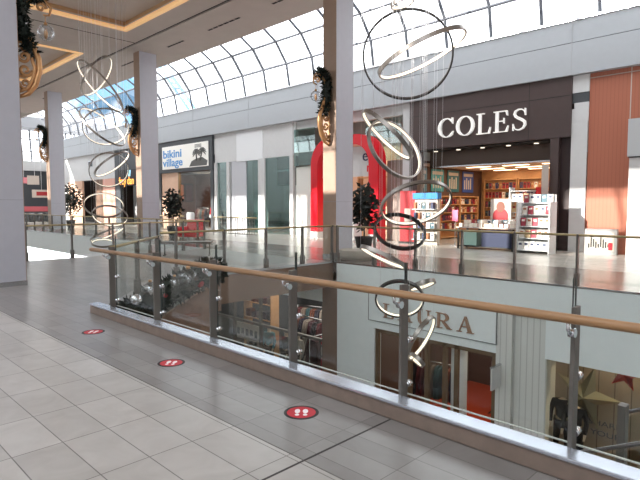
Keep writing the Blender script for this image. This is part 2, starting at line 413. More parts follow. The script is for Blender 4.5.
# far end: higher glass court
struct('wall_end_lower',B(-62,-61.7,11,26,-.3,5.3),M_charc)
struct('wall_end_band',B(-62,-61.4,6,27,5.3,6.3),M_white)
struct('wall_court_far_band',B(-57,-46,14.0,14.2,CZ,CZ+.75),M_ceil)
struct('wall_end_ledge',B(-61,-58.2,3,26,9.4,10.5),mat('far_ledge_grey',(150,152,156),.7))
struct('wall_end_near',B(-62,-61.7,-5,11,-5.3,9),M_white)
struct('window_1',MB().add([(-62,6,6.2),(-62,26,6.2),(-60,26,9.6),(-60,6,9.6)],[(0,1,2,3)]),M_sky)
b=MB()
for j in range(22):
    y=8+j*.9;b.tube([(-61.9,y,6.2),(-59.9,y-.8,9.6)],.09,5)
for z,x in((7.3,-61.3),(8.5,-60.6)): b.tube([(x,6,z),(x,26,z)],.05,5)
struct('window_2',b,M_frame)

# ------------------------------------------------------------------ outer shell
struct('wall_near_upper',B(-60,12,-5.3,-5,-.3,8.0),M_white)
struct('wall_near_lower',B(-60,12,-5.3,-5,LOW-.3,-.3),M_white)
struct('wall_near_shopfront_lower',B(-60,12,3.0,3.2,LOW,-.5),M_white)
struct('wall_east',B(12,12.3,-5.3,27,LOW-.3,8.9),M_white)
struct('wall_shops_back',B(-60,12,27,27.3,-.3,6.3),M_white)
# ledge / bulkhead above the far shops
t=struct('wall_ledge_lower',B(-60,12,19.35,19.7,6.15,7.235),M_ledge)
struct('wall_ledge_upper',B(-60,12,19.38,19.7,7.265,8.0),M_ledge)
struct('trim_20',B(-60,12,19.41,19.7,7.235,7.265),M_slot)
struct('trim_21',B(-60,12,19.33,19.5,7.98,8.05),M_steel)
b=MB()
for x in (-6.85,-1,-13,-19.3,-25,-31,-37,-43,-50): b.box(x-.01,x+.01,19.345,19.36,6.17,7.98)
struct('trim_22',b,mat('panel_joint',(170,171,174),.7))
struct('ceiling_shops',B(-60,12,19.7,27,6.28,6.35),M_ceil)

# ------------------------------------------------------------------ columns
def column(x0,x1,y0,y1,label,zt=CZ-.02,warm='s'):
    t=thing('square_column',label,'column',((x0+x1)/2,(y0+y1)/2,0),0,None)
    hx,hy=(x1-x0)/2,(y1-y0)/2
    B(-hx,hx,-hy+.012,hy-.012,0,zt).build('shaft',M_colgrey,t)
    B(-hx+.004,hx-.004,-hy,-hy+.012,0,zt).build('shaded_face',M_colwarm,t)['label']='warm shaded tone painted on the side facing the void'  # thin overlay; the shade of this side is painted into its colour
    B(-hx+.004,hx-.004,hy-.012,hy,0,zt).build('shaded_face',M_colwarm,t)
    B(-hx-.006,hx+.006,-hy-.006,hy+.006,0,.1).build('plinth',M_steel,t)
    b=MB()
    for z in (1.75,): b.box(-hx-.002,hx+.002,-hy-.002,hy+.002,z,z+.008)
    b.build('joint',mat('column_joint',(150,150,158),.6),t)
column(-11.70,-11.14,12.0,12.8,'tall grey column right of centre, beside the red arch')
column(-24.35,-23.79,12.0,12.9,'grey column in the left third, beside the white sign with blue letters')
column(-36.75,-36.17,12.0,12.9,'farthest grey column, beyond the hanging rings')
column(-12.48,-11.88,2.43,3.43,'wide grey column cut by the left edge, nearest the viewer')
column(-24.95,-24.35,2.43,3.43,'grey column of the near row, hidden behind the leftmost one')

# ------------------------------------------------------------------ railings
def railing(label,a,b,posts,z0=0.,hz=1.0,gtop=1.02,handm=None,hr=.025,hy=0.,near=False,low=.1):
    a=Vector(a);b=Vector(b);dv=b-a;L_=dv.length;rz=math.atan2(dv.y,dv.x)
    t=thing('glass_railing',label,'railing',(a.x,a.y,0),rz)
    MB().tube([(-.08,hy,hz),(L_,hy,hz)],hr,10).build('handrail',handm or M_brass,t)
    for p in posts:
        if near:
            z1=z0;z0=-.12
            pb=B(p-.013,p+.013,-.045,.045,z0,hz+.055)
            o=bev(pb.build('post',M_dark,t),.003)
            B(p-.06,p+.06,-.05,-.044,-.1,.1).build('foot_plate',M_steel,o);z0=z1
            for gz in (z0+.06,z0+.42):
                MB().tube([(p,.03,gz),(p,.10,gz)],.026,10).build('glass_clamp',M_chrome,o)
            br=MB().tube([(p,-.05,hz-.1),(p,hy*.6,hz-.1),(p,hy,hz-.07),(p,hy,hz-.02)],.011,8)
            br.tube([(p-.02,-.055,hz-.1),(p+.02,-.055,hz-.1)],.03,8).build('rail_bracket',M_chrome,o)
        else:
            o=B(p-.02,p+.02,-.04,.04,z0,hz+.02).build('post',M_dark,t)
            B(p-.045,p+.045,-.06,.05,z0-.02,z0+.26).build('post_shoe',M_dark,o)
            MB().tube([(p,0,hz-.07),(p,hy,hz-.02)],.012,6).build('rail_bracket',M_chrome,o)
    ps=sorted(posts);ends=([0] if ps[0]>.5 else [])+ps+([L_] if L_-ps[-1]>.5 else [])
    for i in range(len(ends)-1):
        if near: g=B(ends[i]-.03,ends[i+1]-.045,.07,.082,z0-.03,gtop)
        else: g=B(ends[i]+.03,ends[i+1]-.03,-.006,.006,z0+low,gtop)
        go=g.build('glass_panel',M_glass,t)
        if near:
            for xx in (ends[i]-.03,ends[i+1]-.045): B(xx-.003,xx+.003,.069,.083,z0-.023,gtop).build('panel_edge',mat('glass_edge_dark',(40,52,50),.3),go)
            B(ends[i]-.03,ends[i+1]-.045,.069,.083,z0-.032,z0-.024).build('panel_edge',mat('glass_edge_pale',(190,196,190),.3),go)
    return t
railing('nearest glass railing with long tan handrail crossing the photo',(-8.1,3.4),(4,3.4),[.36,1.71,3.02,4.38,5.68,6.97,8.27,9.57,10.87],z0=.15,hz=.97,gtop=1.19,handm=M_tan,hr=.03,hy=-.13,near=True)
railing('short diagonal glass railing turning back from the left end of the tan handrail',(-10.45,5.62),(-8.25,3.6),[.1,1.55],z0=0,hz=.97,gtop=1.02)
railing('glass railing along the right edge of the footbridge, left of the tall column',(-10.55,5.8),(-10.55,11.25),[.3,1.6,2.9,4.2,5.4],z0=0,hz=1.04,gtop=1.0)
railing('long glass railing in front of the bookshop across the void',(-10.5,11.25),(4,11.25),[.12,1.5,2.83,4.15,5.44,6.75,8.05,9.35,10.65,11.95],z0=0,hz=1.04,gtop=1.0)
railing('glass railing on the left side of the footbridge, beyond the grey floor',(-16.95,3.5),(-16.95,11.1),[.1,1.4,2.7,4.0,5.3,6.6,7.5],z0=0,hz=1.04,gtop=1.0)
railing('far glass railing behind the hanging rings at left, across the second void',(-46,11.25),(-17,11.25),[1,2.6,4.2,5.8,7.4,9,10.6,12.2,13.8,15.4,17,18.6,20.2,21.8,23.4,25,26.6,28.2],z0=0,hz=1.04,gtop=1.0)

# ------------------------------------------------------------------ escalator with garland
def escal(t,W,run,rise,sidem,bh=(.85,.85),hr=.035,hm=None):
    s=rise/run
    for x,n,h in ((0,'side_panel',bh[0]),(-W,'side_panel',bh[1])):
        MB().prism([(0,.12),(0,-1.0),(-run,-rise-1.0),(-run,-rise+.12)],x-.04,x+.04,'x').build(n,sidem,t)
        MB().prism([(.3,.15),(0,.15),(-run,-rise+.15),(-run,-rise+h),(0,h),(.3,h)],x-.008,x+.008,'x').build('glass_balustrade',M_glass,t)
        MB().tube([(x,.3,.13),(x,.3+.12*h,.1+h*.5),(x,.3,h+.02),(x,0,h+.04),(x,-run,-rise+h+.04)],hr,8).build('handrail',hm or M_black,t)
    b=MB();n=int(run/.35)
    for i in range(n):
        y=-i*.35;z=-i*.35*s;b.box(-W+.05,-.05,y-.35,y,z-.35*s-.2,z-.02)
    b.build('steps',M_dark,t)
    return t
M_clad=mat('escalator_cladding',(140,112,94),.45,noise=.14,nscale=7)
t=thing('escalator','brown-clad escalator with a garland on its side, going down beside the footbridge','escalator',(-8.5,5.6,0))
escal(t,.85,5.6,2.6,M_clad,(.45,.3))
struct('floor_landing',MB().prism([(-10.5,5.62),(-8.46,5.62),(-8.46,5.85),(-10.5,5.85)],-.4,0,'z'),M_brown)
t=thing('escalator','glass-sided escalator at the bottom right corner, behind the nearest railing','escalator',(.72,4.9,0),-PI/2)
escal(t,-1.0,1.95,1.0,M_white,(.85,.85),.016,M_steel)
B(-.0,1.0,-1.95,-1.2,LOW,-2.0).build('support_pier',M_white,t)
struct('floor_landing_right',B(1.1,12,3.42,6.2,-.3,0),tile_dark)
t=thing('entry_post','dark flat post standing beside the escalator at the right edge','post',(-1.2,4.8,-2.6))
b=B(-.03,.03,-.05,.05,0,2.6);b.build('post_shaft',M_dark,t)
B(-.12,.12,-.1,.1,-2.4,0).build('pedestal',M_dark,t)

def needles(b,path,r,n,ln=.12,th=.012):
    for i in range(n):
        f=random.random()*(len(path)-1);j=int(f);p=Vector(path[j]).lerp(Vector(path[min(j+1,len(path)-1)]),f-j)
        d=Vector((random.gauss(0,1),random.gauss(0,1),random.gauss(0,1))).normalized()
        q=p+d*r*random.uniform(.5,1);e=q+d*ln*random.uniform(.5,1)+Vector((random.gauss(0,.02),random.gauss(0,.02),random.gauss(0,.02)))
        s=d.orthogonal().normalized()*th*2
        b.add([q-s,q+s,e],[(0,1,2)]);s2=d.cross(s);b.add([q-s2,q+s2,e],[(0,1,2)])
t=thing('christmas_garland','dark green christmas garland with clear and silver balls lying along the escalator','garland',(-8.25,5.6,.3))
path=[(0,-.02,.16),(0,-.15,.14),(0,-.4,.05),(0,-.9,-.12),(0,-1.4,-.32),(0,-1.85,-.45)]
b=MB().tube(path,[.1,.2,.22,.2,.22,.2],8);needles(b,path,.24,1500,.13,.015);b.build('foliage',M_green,t)
for (y,z,r,m) in ((-1.4,-.08,.15,M_bauble),(-.95,.0,.12,M_bauble),(-.68,.03,.2,M_bauble),(-1.65,-.2,.1,M_silver),(-.3,.16,.08,M_silver),(-.45,-.05,.08,M_redd),(-.12,.3,.07,M_silver),(-1.15,-.2,.07,M_redd),(-.2,.0,.06,M_redd)):
    o=MB().ball((.14,y,z),r).build('bauble',m,t)
    if m==M_bauble:
        MB().ball((.14,y,z),r*.35,8,6,(1,1,1.6)).build('inner_ornament',M_silver,o)
        MB().lathe([(r*.2,0),(r*.2,r*.25)],(.14,y,z+r),8).build('cap',M_gold,o)

# ------------------------------------------------------------------ column brackets with garlands
def spiral(cx,cz,r0,r1,a0,turns,n=20):
    return [(0,cx+(r0+(r1-r0)*i/n)*math.cos(a0+turns*2*PI*i/n),cz+(r0+(r1-r0)*i/n)*math.sin(a0+turns*2*PI*i/n)) for i in range(n+1)]
def bracket(label,loc,rz):
    t=thing('scroll_bracket',label,'christmas ornament',loc,rz)
    # local: y outward from the column face, z up; z=0 at the lowest tip
    outer=[(0,.02,.0),(0,.22,.1),(0,.36,.3),(0,.45,.6),(0,.44,.85),(0,.36,1.05),(0,.22,1.35),(0,.16,1.7),(0,.22,1.95),(0,.4,2.1),(0,.6,2.1),(0,.72,1.95),(0,.68,1.8),(0,.56,1.78)]
    b=MB().tube(outer,[.03,.05,.06,.065,.065,.06,.05,.04,.035,.035,.035,.03,.025,.02],8)
    b.tube([(0,.03,.12),(0,.2,.2),(0,.32,.42),(0,.36,.65),(0,.3,.85),(0,.12,1.02)],.036,8)
    b.build('scroll_frame',M_gold,t)
    for cx,cz,r,a,tr in ((.17,.3,.12,PI,1.3),(.18,.58,.13,0,-1.3),(.16,.85,.12,PI,1.3),(.1,1.08,.08,0,1.1),(.52,1.92,.1,0,1.1)):
        MB().tube(spiral(cx,cz,r,.025,a,tr),[.038-.016*i/20 for i in range(21)],6).build('curl',M_gold,t)
    B(-.02,.02,0,.03,.05,2.0).build('wall_strip',M_gold,t)
    path=[(.02,.5,2.18),(.02,.3,2.15),(.02,.12,2.0),(.02,.1,1.7),(.02,.14,1.4),(.02,.22,1.15),(.02,.28,.98)]
    b=MB().tube(path,[.06,.1,.13,.13,.12,.1,.05],8);needles(b,path,.16,750,.13,.013);b.build('garland',M_green,t)
    for i,(y,z) in enumerate(((.12,1.9),(.2,1.5),(.25,1.2),(.4,2.2),(.12,1.65))):
        MB().ball((.1,y,z),.045,8,6).build('berry',[M_redd,M_silver,M_gold][i%3],t)
    o=MB().ball((0,.6,1.43),.17).build('bauble',M_bauble,t)
    MB().tube([(0,.6,1.6),(0,.6,1.78)],.008,5).build('hook',M_gold,o)
    MB().ball((0,.6,1.4),.06,8,6,(.7,.7,1.8)).build('inner_ornament',M_gold,o)
    MB().lathe([(.035,0),(.035,.05)],(0,.6,1.58),8).build('cap',M_gold,o)
    return t
br0=bracket('gold scroll ornament with garland and hanging glass ball on the leftmost nearest column',(-12.1,3.43,3.85),0)
dup(br0,(-11.42,12.0,3.5),PI,'gold scroll ornament with garland on the tall column right of centre')
dup(br0,(-24.07,12.0,4.0),PI,'gold scroll ornament with garland on the middle column of the far row')
dup(br0,(-36.46,12.0,4.4),PI,'gold scroll ornament with garland on the farthest column at left')

# ------------------------------------------------------------------ hanging ring sculptures
S1=[(-5.266,7.425,4.137,0.753,0.491,-0.687,-0.536),(-5.101,7.591,4.171,0.786,0.346,0.217,-0.913),(-5.449,7.122,2.819,0.569,-0.476,-0.508,-0.718),
(-5.343,7.205,2.585,0.569,0.877,-0.110,0.468),(-5.050,7.408,1.667,0.602,0.495,-0.333,-0.803),(-5.219,7.199,1.216,0.435,0.503,-0.398,0.767),
(-5.402,6.979,0.782,0.418,-0.197,-0.415,-0.888),(-5.172,7.139,0.081,0.410,0.500,-0.678,-0.539),(-4.915,7.415,0.315,0.234,0.448,-0.080,-0.890),
(-4.886,7.361,-0.570,0.418,0.895,0.174,-0.410),(-4.916,7.297,-0.937,0.151,-0.289,-0.704,-0.649),(-5.373,7.403,5.022,0.201,0.217,0.157,-0.963)]
S2=[(-18.815,7.909,6.177,0.809,0.551,0.605,-0.575),(-18.723,7.966,5.826,1.055,-0.161,-0.718,-0.677),(-18.506,8.046,4.387,0.774,0.706,-0.218,-0.674),
(-18.581,7.972,4.387,0.914,0.635,0.358,0.685),(-18.360,8.049,2.878,0.668,0.849,-0.224,-0.479),(-18.295,8.133,3.089,0.703,0.450,0.412,-0.792),
(-18.428,7.867,1.650,0.668,0.613,-0.173,0.771),(-18.259,7.997,1.264,0.598,0.493,-0.380,-0.783),(-18.305,7.893,0.632,0.598,0.350,0.250,-0.903),(-18.391,7.780,0.316,0.387,0.286,-0.095,0.953)]
def rings(label,data,base,dark,th):
    t=thing('hanging_ring_sculpture',label,'hanging sculpture',base)
    bx_,by_,bz_=base
    MB().lathe([(.45,0),(.45,.04)],(0,0,CZ-.05-bz_),24).build('ceiling_plate',M_steel,t)
    for i,(x,y,z,r,a,b_,c_) in enumerate(data):
        c=Vector((x-bx_,y-by_,z-bz_));n=Vector((a,b_,c_)).normalized();u=n.orthogonal().normalized();v=n.cross(u)
        N=56
        def circ(rad,off): return [c+n*off+(u*math.cos(2*PI*k/N)+v*math.sin(2*PI*k/N))*rad for k in range(N)]
        k1=MB();h=th
        A=circ(r,-h);B_=circ(r,h);D=circ(r-h*.9,h);E_=circ(r-h*.9,-h)
        vs_=A+B_+D+E_;fs=[]
        for q in range(4):
            for k in range(N): fs.append((q*N+k,q*N+(k+1)%N,((q+1)%4)*N+(k+1)%N,((q+1)%4)*N+k))
        o=k1.add(vs_,fs,False).build('ring',M_ringd if i in dark else M_ring,t)
        A=circ(r-h*.92,-h*.7);B_=circ(r-h*.92,h*.7)
        MB().add(A+B_,[(k,(k+1)%N,N+(k+1)%N,N+k) for k in range(N)]).build('light_strip',M_ringd if i in dark[:2] else M_led,o)
        wr=MB()
        for k in (3,22,41):
            p=c+(u*math.cos(2*PI*k/N)+v*math.sin(2*PI*k/N))*r
            wr.tube([p,(p.x,p.y,CZ-.04-bz_)],.0022 if th<.04 and bx_>-10 else .0028,4)
        wr.build('suspension_wires',M_wire,o)
    return t
rings('large hanging sculpture of tilted lit metal rings in the middle of the nearest void',S1,(-5.2,7.3,-1.1),(0,5,7),.033)
rings('smaller-looking hanging sculpture of tilted pale rings over the second void at left',S2,(-18.4,7.9,0),(),.032)

# ------------------------------------------------------------------ LAURA shopfront on the lower level
YL=11.2
struct('wall_lower_header',B(-8.95,-5.42,YL+.0,YL+.3,-1.72,-.72),M_cool)
struct('wall_lower_left_pier',B(-10.34,-8.95,YL,YL+.3,LOW,-.72),M_cool)
struct('wall_lower_pier',MB().box(-5.42,-5.05,YL,YL+.3,LOW,-.72).box(-5.05,-4.32,YL+.12,YL+.35,LOW,-.72),M_fluted)
struct('wall_lower_header_right',B(-4.32,12,YL,YL+.3,-1.62,-.72),M_cool)
struct('wall_lower_right',B(-1.2,12,YL,YL+.3,LOW,-1.62),M_cool)
struct('wall_lower_partition',B(-4.75,-4.6,YL+.3,18,LOW,-.72),M_white)
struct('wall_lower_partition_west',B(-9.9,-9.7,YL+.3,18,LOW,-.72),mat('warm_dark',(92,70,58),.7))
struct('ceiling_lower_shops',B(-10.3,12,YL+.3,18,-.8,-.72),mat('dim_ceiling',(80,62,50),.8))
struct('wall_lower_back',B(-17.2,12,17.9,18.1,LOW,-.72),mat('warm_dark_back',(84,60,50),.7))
struct('floor_carpet',B(-9.7,-4.75,YL+.02,17.9,LOW,LOW+.012),M_rust)
struct('floor_display_window',B(-4.6,-1.2,YL+.2,12.7,LOW,-4.15),M_wood)
t=thing('shop_sign','pale sign panel with raised bronze LAURA letters over the lower shop','sign',(-7.27,YL,-1.5))
B(-1.85,1.85,-.03,0,0,.76).build('panel',M_cool,t)
b=MB();
b.box(-1.87,1.87,-.04,0,-.015,.0).box(-1.87,1.87,-.04,0,.76,.775).box(-1.87,-1.855,-.04,0,0,.76).box(1.855,1.87,-.04,0,0,.76)
b.build('panel_border',mat('grey_line',(130,134,134),.6),t)
serif(t,'LAURA',-1.33,1.33,-.03,.14,.38,[mat('letter_bronze',(176,140,116),.4,metal=.2)],.05,.26)
t=thing('shop_entrance','bronze-framed glass entrance of the lower shop under the LAURA letters','shopfront',(-7.2,YL+.05,LOW))
for x in (-1.7,-.62,-.1,.42,.74,1.72):
    B(x-.05,x+.05,0,.1,0,3.27).build('mullion',M_brz,t)
B(-1.7,1.72,0,.1,3.17,3.28).build('head_rail',M_brz,t)
B(-1.65,-.67,.04,.055,.1,3.17).build('window_pane',M_shopglass,t)
B(-.05,.37,.04,.055,.1,3.17).build('window_pane',M_shopglass,t)
B(-.57,-.15,.5,.53,.1,3.0).build('door_leaf',M_shopglass,t)
B(-.56,-.16,.49,.54,.02,.12).build('kick_plate',M_brz,t)
single('round_column',MB().lathe([(.2,0),(.2,4.2)],n=20),M_cool,'pale round column just inside the lower shop doorway','column',(-6.65,11.75,LOW))
t=thing('blade_sign','small white blade sign sticking out beside the lower shop doorway','sign',(-5.3,YL-.02,-2.45))
B(-.02,.02,-.42,0,0,.5).build('plate',M_white,t);B(-.03,.03,-.44,.0,.5,.53).build('edge_trim',M_steel,t)
# garments
def garment_mesh(name,m,hgt=.9,wd=.24):
    b=MB()
    prof=[(.07,0),(.2,-.05),(wd,-.3),(wd*.95,-.5),(wd*1.1,-hgt)]
    vs_=[];
    for (hw,z) in prof:
        d=.035
        vs_+=[(-hw,-d,z),(hw,-d,z),(hw,d,z),(-hw,d,z)]
    fs=[]
    for i in range(len(prof)-1):
        for k in range(4): fs.append((i*4+k,i*4+(k+1)%4,i*4+4+(k+1)%4,i*4+4+k))
    fs+=[(0,1,2,3),(16,19,18,17)]
    b.add(vs_,fs,False)
    for s in(-1,1): b.tube([(s*.17,0,-.08),(s*.3,0,-.55)],[.05,.035],6)
    b.cur=1;b.tube([(0,0,0),(0,0,.05),(.02,0,.08),(0,0,.11),(-.02,0,.09)],.006,5)
    return b.build(name,[m,M_steel])
gcol=[(34,30,36),(84,30,36),(122,106,98),(52,78,84),(104,60,46),(44,40,56),(140,130,122),(64,26,38)]
def rack(label,loc,rz,n,glabel,gname,L_=1.3,h=1.45,off=0):
    t=thing('garment_rack',label,'clothing rack',loc,rz)
    MB().tube([(-L_/2,0,h),(L_/2,0,h)],.016,8).build('hanging_bar',M_steel,t)
    for s in(-1,1):
        MB().tube([(s*L_/2,0,0.03),(s*L_/2,0,h)],.016,8).build('upright',M_steel,t)
        B(s*L_/2-.03,s*L_/2+.03,-.22,.22,0,.03).build('foot',M_steel,t)
    rot=Matrix.Rotation(rz,3,'Z')
    for i in range(n):
        c=gcol[(i//2+off)%8];mm=mat('cloth_%d_%d_%d'%c,c,.9)
        key='g%d'%((i//2+off)%8)
        if key not in GM: 
            g0=garment_mesh('hanging_garment',mm);GM[key]=g0;g=g0
        else: g=GM[key].copy();C.objects.link(g)
        x=-L_/2+.1+(L_-.2)*i/(n-1);p=rot@Vector((x,0,0))
        g.location=(loc[0]+p.x,loc[1]+p.y,loc[2]+h-.095);g.rotation_euler=(0,0,rz+PI/2+random.uniform(-.15,.15))
        tag(g,glabel,'garment',gname)
GM={}
rack('clothing rack behind the bronze doorway of the rust-carpeted shop, left',(-8.1,13.0,LOW+.012),.1,12,'garment hanging on the left rack in the rust-carpeted shop','garments on left rack of rust-carpeted shop',1.6,2.1,off=0)
rack('clothing rack deep in the rust-carpeted shop, beside the round column',(-7.0,15.6,LOW+.012),0,10,'garment hanging on the deep rack in the rust-carpeted shop','garments on deep rack of rust-carpeted shop',1.3,1.9,off=2)
rack('clothing rack along the right wall of the rust-carpeted shop',(-5.6,15.2,LOW+.012),PI/2,10,'garment hanging along the right wall of the rust-carpeted shop','garments on right rack of rust-carpeted shop',off=5)
t=thing('display_table','low white display table on the rust carpet','table',(-6.1,14.0,LOW+.012))
bev(B(-.5,.5,-.35,.35,.5,.58).build('tabletop',M_white,t))
for sx in(-1,1):
    for sy in(-1,1): B(sx*.44-.03,sx*.44+.03,sy*.3-.03,sy*.3+.03,0,.5).build('leg',M_white,t)
for i in range(3):
    c=gcol[(i*3+1)%8]
    single('handbag',MB().box(-.13,.13,-.06,.06,0,.2).tube([(-.08,0,.2),(-.07,0,.32),(.07,0,.32),(.08,0,.2)],.01,6),mat('bag_%d'%i,c,.6),'small '+['dark red','dark blue','brown'][i]+' handbag standing on the low white table','handbag',(-6.4+i*.32,14,LOW+.592))
t=thing('sign_stand','black floor stand holding a small card on the rust carpet at the shop entrance','sign stand',(-5.62,12.6,LOW+.012))
MB().lathe([(.16,0),(.16,.02),(.02,.04)],n=16).build('base',M_black,t);MB().tube([(0,0,.03),(0,0,1.35)],.014,8).build('pole',M_black,t);B(-.1,.1,-.02,0,1.3,1.6).build('card',M_white,t)

# mannequins (skin-modifier bodies)
def body(name,h,m,loc,rz,head=True,arm=.35,cloth=None,hgt=None,label='',cat='mannequin',lift=0):
    t=thing(name,label,cat,loc,rz)
    k=h/1.78
    V=[(0,0,.95),(0,0,1.12),(0,0,1.38),(0,0,1.5),(0,0,1.66),
       (.1,0,.9),(.12,.0,.5),(.13,.01,.09),(.13,-.12,.03),(-.1,0,.9),(-.12,0,.5),(-.13,.01,.09),(-.13,-.12,.03),
       (.19,0,1.42),(.25,-.0,1.15),(.25,-.12,.9),(.25,-.18,.78),(-.19,0,1.42),(-.25,0,1.15),(-.25,-.08,.9),(-.25,-.12,.78),(0,0,1.46)]
    Rr=[(.15,.11),(.12,.09),(.17,.11),(.06,.06),(.085,.1),(.085,.085),(.055,.055),(.04,.04),(.035,.03),(.085,.085),(.055,.055),(.04,.04),(.035,.03),
        (.055,.055),(.042,.042),(.033,.033),(.03,.02),(.055,.055),(.042,.042),(.033,.033),(.03,.02),(.07,.065)]
    E=[(0,1),(1,2),(2,21),(21,3),(0,5),(5,6),(6,7),(7,8),(0,9),(9,10),(10,11),(11,12),(2,13),(13,14),(14,15),(15,16),(2,17),(17,18),(18,19),(19,20)]
    if head: E.append((3,4))
    def mk(nm,idx,grow,mm):
        used=sorted({i for e in idx for i in e});mp={u:i for i,u in enumerate(used)}
        me=bpy.data.meshes.new(nm);me.from_pydata([tuple(c*k for c in V[u]) for u in used],[(mp[a],mp[b]) for a,b in idx],[])
        o=bpy.data.objects.new(nm,me);C.objects.link(o);o.parent=t
        o.modifiers.new('skin','SKIN');sv=me.skin_vertices[0].data
        for u in used:
            sv[mp[u]].radius=((Rr[u][0]+grow)*k,(Rr[u][1]+grow)*k);sv[mp[u]].use_root=(u==used[0])
        sb=o.modifiers.new('sub','SUBSURF');sb.levels=sb.render_levels=2
        me.materials.append(mm);return o
    mk('body',E,0,m)
    if cloth: 
        mk('top',[(0,1),(1,2),(2,21),(2,13),(13,14),(14,15),(2,17),(17,18),(18,19)],.014,cloth)
        mk('trousers',[(0,5),(5,6),(6,7),(0,9),(9,10),(10,11)],.018,hgt or cloth)
    return t
WZ=-4.15
for i,(x,y,rz,lb) in enumerate(((-4.28,12.2,.3,'headless shop mannequin in black at the left edge of the star window'),(-3.9,11.9,.0,'headless shop mannequin in black jacket under the large gold star'))):
    body('shop_mannequin',1.7,M_skin,(x,y,WZ),rz,False,cloth=M_cloth_black,label=lb)
    
# star window
t=thing('window_backdrop','white vertical-board backdrop with the words SHARE YOUR in the star window','backdrop',(-3,12.6,WZ))
B(-1.6,1.8,0,.05,0,3.1).build('boards',M_board,t)
text_obj(t,'SHARE',-.85,-.005,.86,.17,M_charc,.01,sx=1.35);text_obj(t,'YOUR',-.8,-.005,.63,.17,M_charc,.01,sx=1.35)
struct('window_3',B(-4.32,-1.2,YL+.1,YL+.115,LOW+.85,-1.62),M_shopglass)
struct('wall_lower_window_sill',B(-4.32,-1.2,YL,YL+.2,LOW,-4.15),M_cool)
def star(label,loc,r,m,rot,r2=.42,d=.12,rz=0):
    b=MB();vs_=[(0,-d,0),(0,d,0)]
    for i in range(10):
        a=PI/2+rot+i*PI/5;q=r if i%2==0 else r*r2;vs_.append((q*math.cos(a),0,q*math.sin(a)))
    fs=[]
    for i in range(10): fs+=[(0,2+i,2+(i+1)%10),(1,2+(i+1)%10,2+i)]
    b.add(vs_,fs);b.tube([(0,0,r*.9),(0,0,.9)] if loc[2]+.9<-.8 else [(0,0,r*.5),(0,0,-.85-loc[2])],.004,4)
    return single('hanging_star',b,m,label,'star ornament',loc,rz)
star('large gold foil star hanging in the lower right shop window',(-3.8,12.2,-2.56),.74,M_gstar,-.25,.36,.18)
star('small red star hanging at upper right in the lower shop window',(-3.0,12.05,-1.85),.36,M_rstar,-.15,.4,.1)
spot=bpy.data.lights.new('star_window_lamp','SPOT');spot.energy=90;spot.spot_size=R(95);spot.color=(1,.78,.5);spot.shadow_soft_size=.05
o=bpy.data.objects.new('star_window_lamp',spot);C.objects.link(o);o.location=(-2.9,12.2,-.9);aim(o,(-.15,.22,-1))
def downlight(label,loc,r=.08,group=None):
    t=thing('downlight',label,'ceiling light',loc,0,group)
    MB().lathe([(r*1.3,-.01),(r*1.3,0)],n=14).build('trim_ring',M_steel,t);MB().lathe([(r,-.02),(r,-.01)],n=14).build('lens',M_lamp,t);return t
d0=downlight('round downlight in the ceiling of a lower shop',(-8.5,13,-.8),group='downlights in the lower shop ceilings')
for x,y in ((-7.5,13),(-6.5,13),(-5.5,13),(-8.5,15),(-7.2,15),(-5.8,15),(-4.0,11.8),(-3.3,11.8),(-2.6,11.8)): dup(d0,(x,y,-.8))
area('lower_shop_light',(-7.2,14.5,-.95),4,4.5,75,(1,.78,.6))

# ------------------------------------------------------------------ dark shop under the footbridge
struct('wall_bridge_post',B(-10.92,-10.34,YL-.02,YL+.4,-3.55,-.72),M_brown)
struct('wall_bridge_post_base',B(-10.92,-10.34,YL-.02,YL+.4,LOW,-3.55),M_cool)
struct('wall_under_bridge_side',B(-17.2,-17,YL,18,LOW,-.72),M_charc)
struct('wall_under_bridge_partition',B(-10.3,-10.2,YL+.3,18,LOW,-.72),M_charc)
struct('floor_under_bridge',B(-17,-10.3,YL,17.9,LOW,LOW+.01),mat('brown_floor',(96,80,70),.5))
struct('wall_under_bridge_header',B(-17,-10.92,YL,YL+.25,-1.25,-.76),M_cool)
t=thing('shopfront_glazing','dark-framed glass shopfront beneath the footbridge','shopfront',(-14,YL+.05,LOW))
for x in (-2.95,-1.5,0,1.5,3.03): B(x-.04,x+.04,0,.1,0,3.735).build('mullion',M_dark,t)
B(-2.95,3.03,0,.1,2.5,2.58).build('transom',M_dark,t)
for x in (-2.96,-1.46,.04,1.54): B(x,x+1.42,.04,.05,.05,2.5).build('pane',M_shopglass,t)
rack('clothing rack beneath the footbridge, left of the shelf unit',(-14.9,14.6,LOW+.01),.2,11,'garment on the left rack in the dark shop under the footbridge','garments on left rack under footbridge',1.3,2.6,off=1)
rack('clothing rack beneath the footbridge, middle of the dark shop',(-13.4,13.1,LOW+.01),-.1,11,'garment on the middle rack in the dark shop under the footbridge','garments on middle rack under footbridge',1.5,2.6,off=4)
rack('clothing rack beneath the footbridge, nearest the brown corner column',(-11.9,12.2,LOW+.01),PI/2,10,'garment on the rack near the brown corner column in the dark shop','garments on rack by brown corner column',1.2,2.4,off=7)
M_tealc=mat('teal_cloth',(80,140,150),.9);M_pale=mat('pale_cloth',(190,180,170),.9)
body('shop_mannequin',1.75,M_skin,(-14.1,11.75,LOW+.755),.2,True,cloth=M_tealc,hgt=M_cloth_black,label='mannequin in teal top behind the dark shopfront under the footbridge')
body('shop_mannequin',1.75,M_skin,(-13.2,11.75,LOW+.755),-.2,True,cloth=M_cloth_black,label='mannequin in black outfit behind the dark shopfront, second from left')
body('shop_mannequin',1.75,M_skin,(-12.6,11.75,LOW+.755),0,True,cloth=M_pale,hgt=M_cloth_black,label='mannequin in pale top behind the dark shopfront, beside the shelves')
